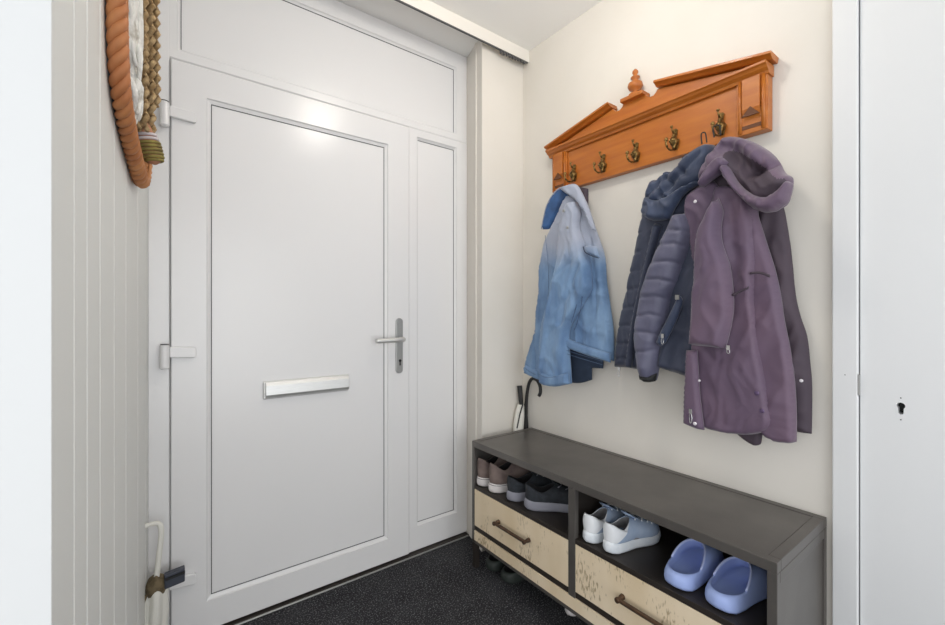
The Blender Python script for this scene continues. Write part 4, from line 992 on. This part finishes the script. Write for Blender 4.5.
bm = bmesh.new()
prism(bm, [(1.780, .262), (1.806, .262), (1.810, .308), (1.784, .308)], 'x', 0.028, 0.086)
for v_ in bm.verts: v_.co.z += (v_.co.x - .030) * .12
g = obj('grip', bm, M['slate_plastic'], wu, og, bevel=0.003, label='dark grip sticking out sideways')
bm = bmesh.new(); prism(bm, [(1.776, .292), (1.812, .292), (1.812, .299), (1.776, .299)], 'x', 0.030, 0.086)
for v_ in bm.verts: v_.co.z += (v_.co.x - .030) * .12
obj('grip_ridge', bm, M['rubber'], g, og)

# ------------------------------------------------------------------ rope-framed wall hanging
og = (left_x(1.35), 1.35, 1.55)
wh = tag(empty('wall_hanging', og), 'carved orange rope-edged wall hanging filled with white wool and knotted jute', 'wall hanging')
path = [(1.60, 2.30), (1.61, 2.00), (1.61, 1.78), (1.585, 1.64), (1.52, 1.572), (1.46, 1.560), (1.36, 1.578), (1.24, 1.608), (1.145, 1.650), (1.105, 1.72), (1.092, 1.82), (1.088, 2.0), (1.088, 2.30)]
nn = Vector((1, -0.07646, 0)).normalized()
cen = [Vector((left_x(p.x), p.x, p.y)) + nn * 0.019 for p in bez([(a, b) for a, b in path], 14)]
def twisted(center, r, strands, turns_per_m, rs, seg=8):
    bm = bmesh.new(); n = len(center)
    # even spacing
    pts = [center[0]]; step = 0.006; acc = 0
    for a, b in zip(center, center[1:]):
        l = (b - a).length; k = max(1, int(round(l / step)))
        for j in range(1, k + 1): pts.append(a.lerp(b, j / k))
    n = len(pts); s = [0]
    for a, b in zip(pts, pts[1:]): s.append(s[-1] + (b - a).length)
    tot = s[-1]
    for q in range(strands):
        out = []; rad = []
        prev = None
        for i, p in enumerate(pts):
            d = (pts[min(i + 1, n - 1)] - pts[max(i - 1, 0)]).normalized()
            a = (d.cross(Vector((1, 0, 0)))) if prev is None else prev - d * prev.dot(d)
            a.normalize(); prev = a; b = d.cross(a)
            t = s[i] / tot; rr = r(t); ang = 2 * math.pi * (q / strands + s[i] * turns_per_m)
            out.append(p + (a * math.cos(ang) + b * math.sin(ang)) * rr); rad.append(rs(t))
        tube(bm, out, rad, seg)
    return bm
taper = lambda t: 0.0092
obj('rope_edge', twisted(cen, taper, 3, 13, lambda t: taper(t) * 1.02), M['rope_wood'], wh, og, smooth=True)
# backing board against the wall
ol = [Vector((1.36 + (p.y - 1.36) * .985, p.z + .006)) for p in cen]
bm = bmesh.new()
A_ = [bm.verts.new((left_x(p.x) + .001, p.x, p.y)) for p in ol]; B_ = [bm.verts.new((left_x(p.x) + .012, p.x, p.y)) for p in ol]
n = len(ol)
for i in range(n): bm.faces.new((A_[i], A_[(i + 1) % n], B_[(i + 1) % n], B_[i]))
bm.faces.new(A_[::-1]); bm.faces.new(B_)
obj('backing', bm, M['dark_back'], wh, og)
obj('inner_rim', T([p + Vector((0.012, (1.36 - p.y) * .055, .006)) for p in cen[30:]], 0.005, 8), M['rope_wood'], wh, og, smooth=True)
random.seed(11)
def tuft(yc_, z0, z1, w, bulge, seed):
    bm = bmesh.new(); random.seed(seed)
    for k in range(26):
        y = yc_ + random.uniform(-w, w); x = left_x(y) + bulge + random.uniform(-.010, .010)
        top_, bot = z1 + random.uniform(-.02, .03), z0 + random.uniform(-.02, .03)
        pts = [(x + random.uniform(-.006, .006), y + random.uniform(-.01, .01), top_ + (bot - top_) * j / 5) for j in range(6)]
        tube(bm, bez(pts, 3), [0.003 + 0.006 * math.sin(math.pi * i / 15) for i in range(16)], 6)
    return bm
obj('wool_tuft', tuft(1.225, 1.725, 1.99, .040, .026, 2), M['wool'], wh, og, smooth=True)
obj('wool_tuft', tuft(1.235, 1.640, 1.740, .030, .024, 5), M['wool'], wh, og, smooth=True)
def plait(y0, y1, z0, z1, bulge, amp, freq, ph, r):
    bm = bmesh.new()
    for q in range(3):
        pts = []
        nst = 90
        for i in range(nst + 1):
            t = i / nst; z = z1 + (z0 - z1) * t; y = y1 + (y0 - y1) * t
            a = 2 * math.pi * (freq * t * (z1 - z0) + q / 3) + ph
            pts.append((left_x(y) + bulge + amp * math.sin(a), y + amp * 1.1 * math.sin(2 * a), z))
        tube(bm, pts, r, 7)
    return bm
obj('jute_plait', plait(1.330, 1.30, 1.650, 2.10, .034, .011, 11, 0.0, .0062), M['jute'], wh, og, smooth=True)
obj('jute_plait', plait(1.400, 1.36, 1.640, 2.10, .043, .011, 12, 1.4, .0062), M['jute'], wh, og, smooth=True)
obj('jute_plait', plait(1.440, 1.40, 1.760, 2.10, .050, .011, 12, 2.4, .0062), M['jute'], wh, og, smooth=True)
# whipped rope end
a0 = Vector((-0.038, 1.385, 1.705)); a1 = Vector((0.004, 1.395, 1.588))
dv = a1 - a0
prf = [(0, .009), (.12, .014), (.25, .021), (.45, .0235), (.62, .0245), (.85, .021), (.97, .013), (1.0, .004)]
def pr_at(t):
    for (a, ra), (b, rb) in zip(prf, prf[1:]):
        if t <= b: return ra + (rb - ra) * (t - a) / (b - a)
    return prf[-1][1]
we = obj('whipped_end', T([a0 + dv * (k / 24) for k in range(25)], [pr_at(k / 24) for k in range(25)], 16), M['terra'], wh, og, smooth=True)
for i, (t, m_) in enumerate(((.42, 'lilac'), (.50, 'lilac'), (.58, 'olive'), (.65, 'olive'), (.72, 'olive'), (.79, 'olive'), (.86, 'olive'), (.92, 'olive'))):
    c = a0 + dv * t; dn = dv.normalized(); s_ = dn.cross(Vector((0, 1, 0))).normalized(); u_ = dn.cross(s_)
    rr_ = pr_at(t) + .0012
    pts = [c + (s_ * math.cos(q) + u_ * math.sin(q)) * rr_ + dn * .003 * math.cos(q) for q in [2 * math.pi * k / 18 for k in range(18)]]
    obj('cord_wrap', tube(bmesh.new(), pts, 0.0042, 6, closed=True), M[m_], we, og, smooth=True)
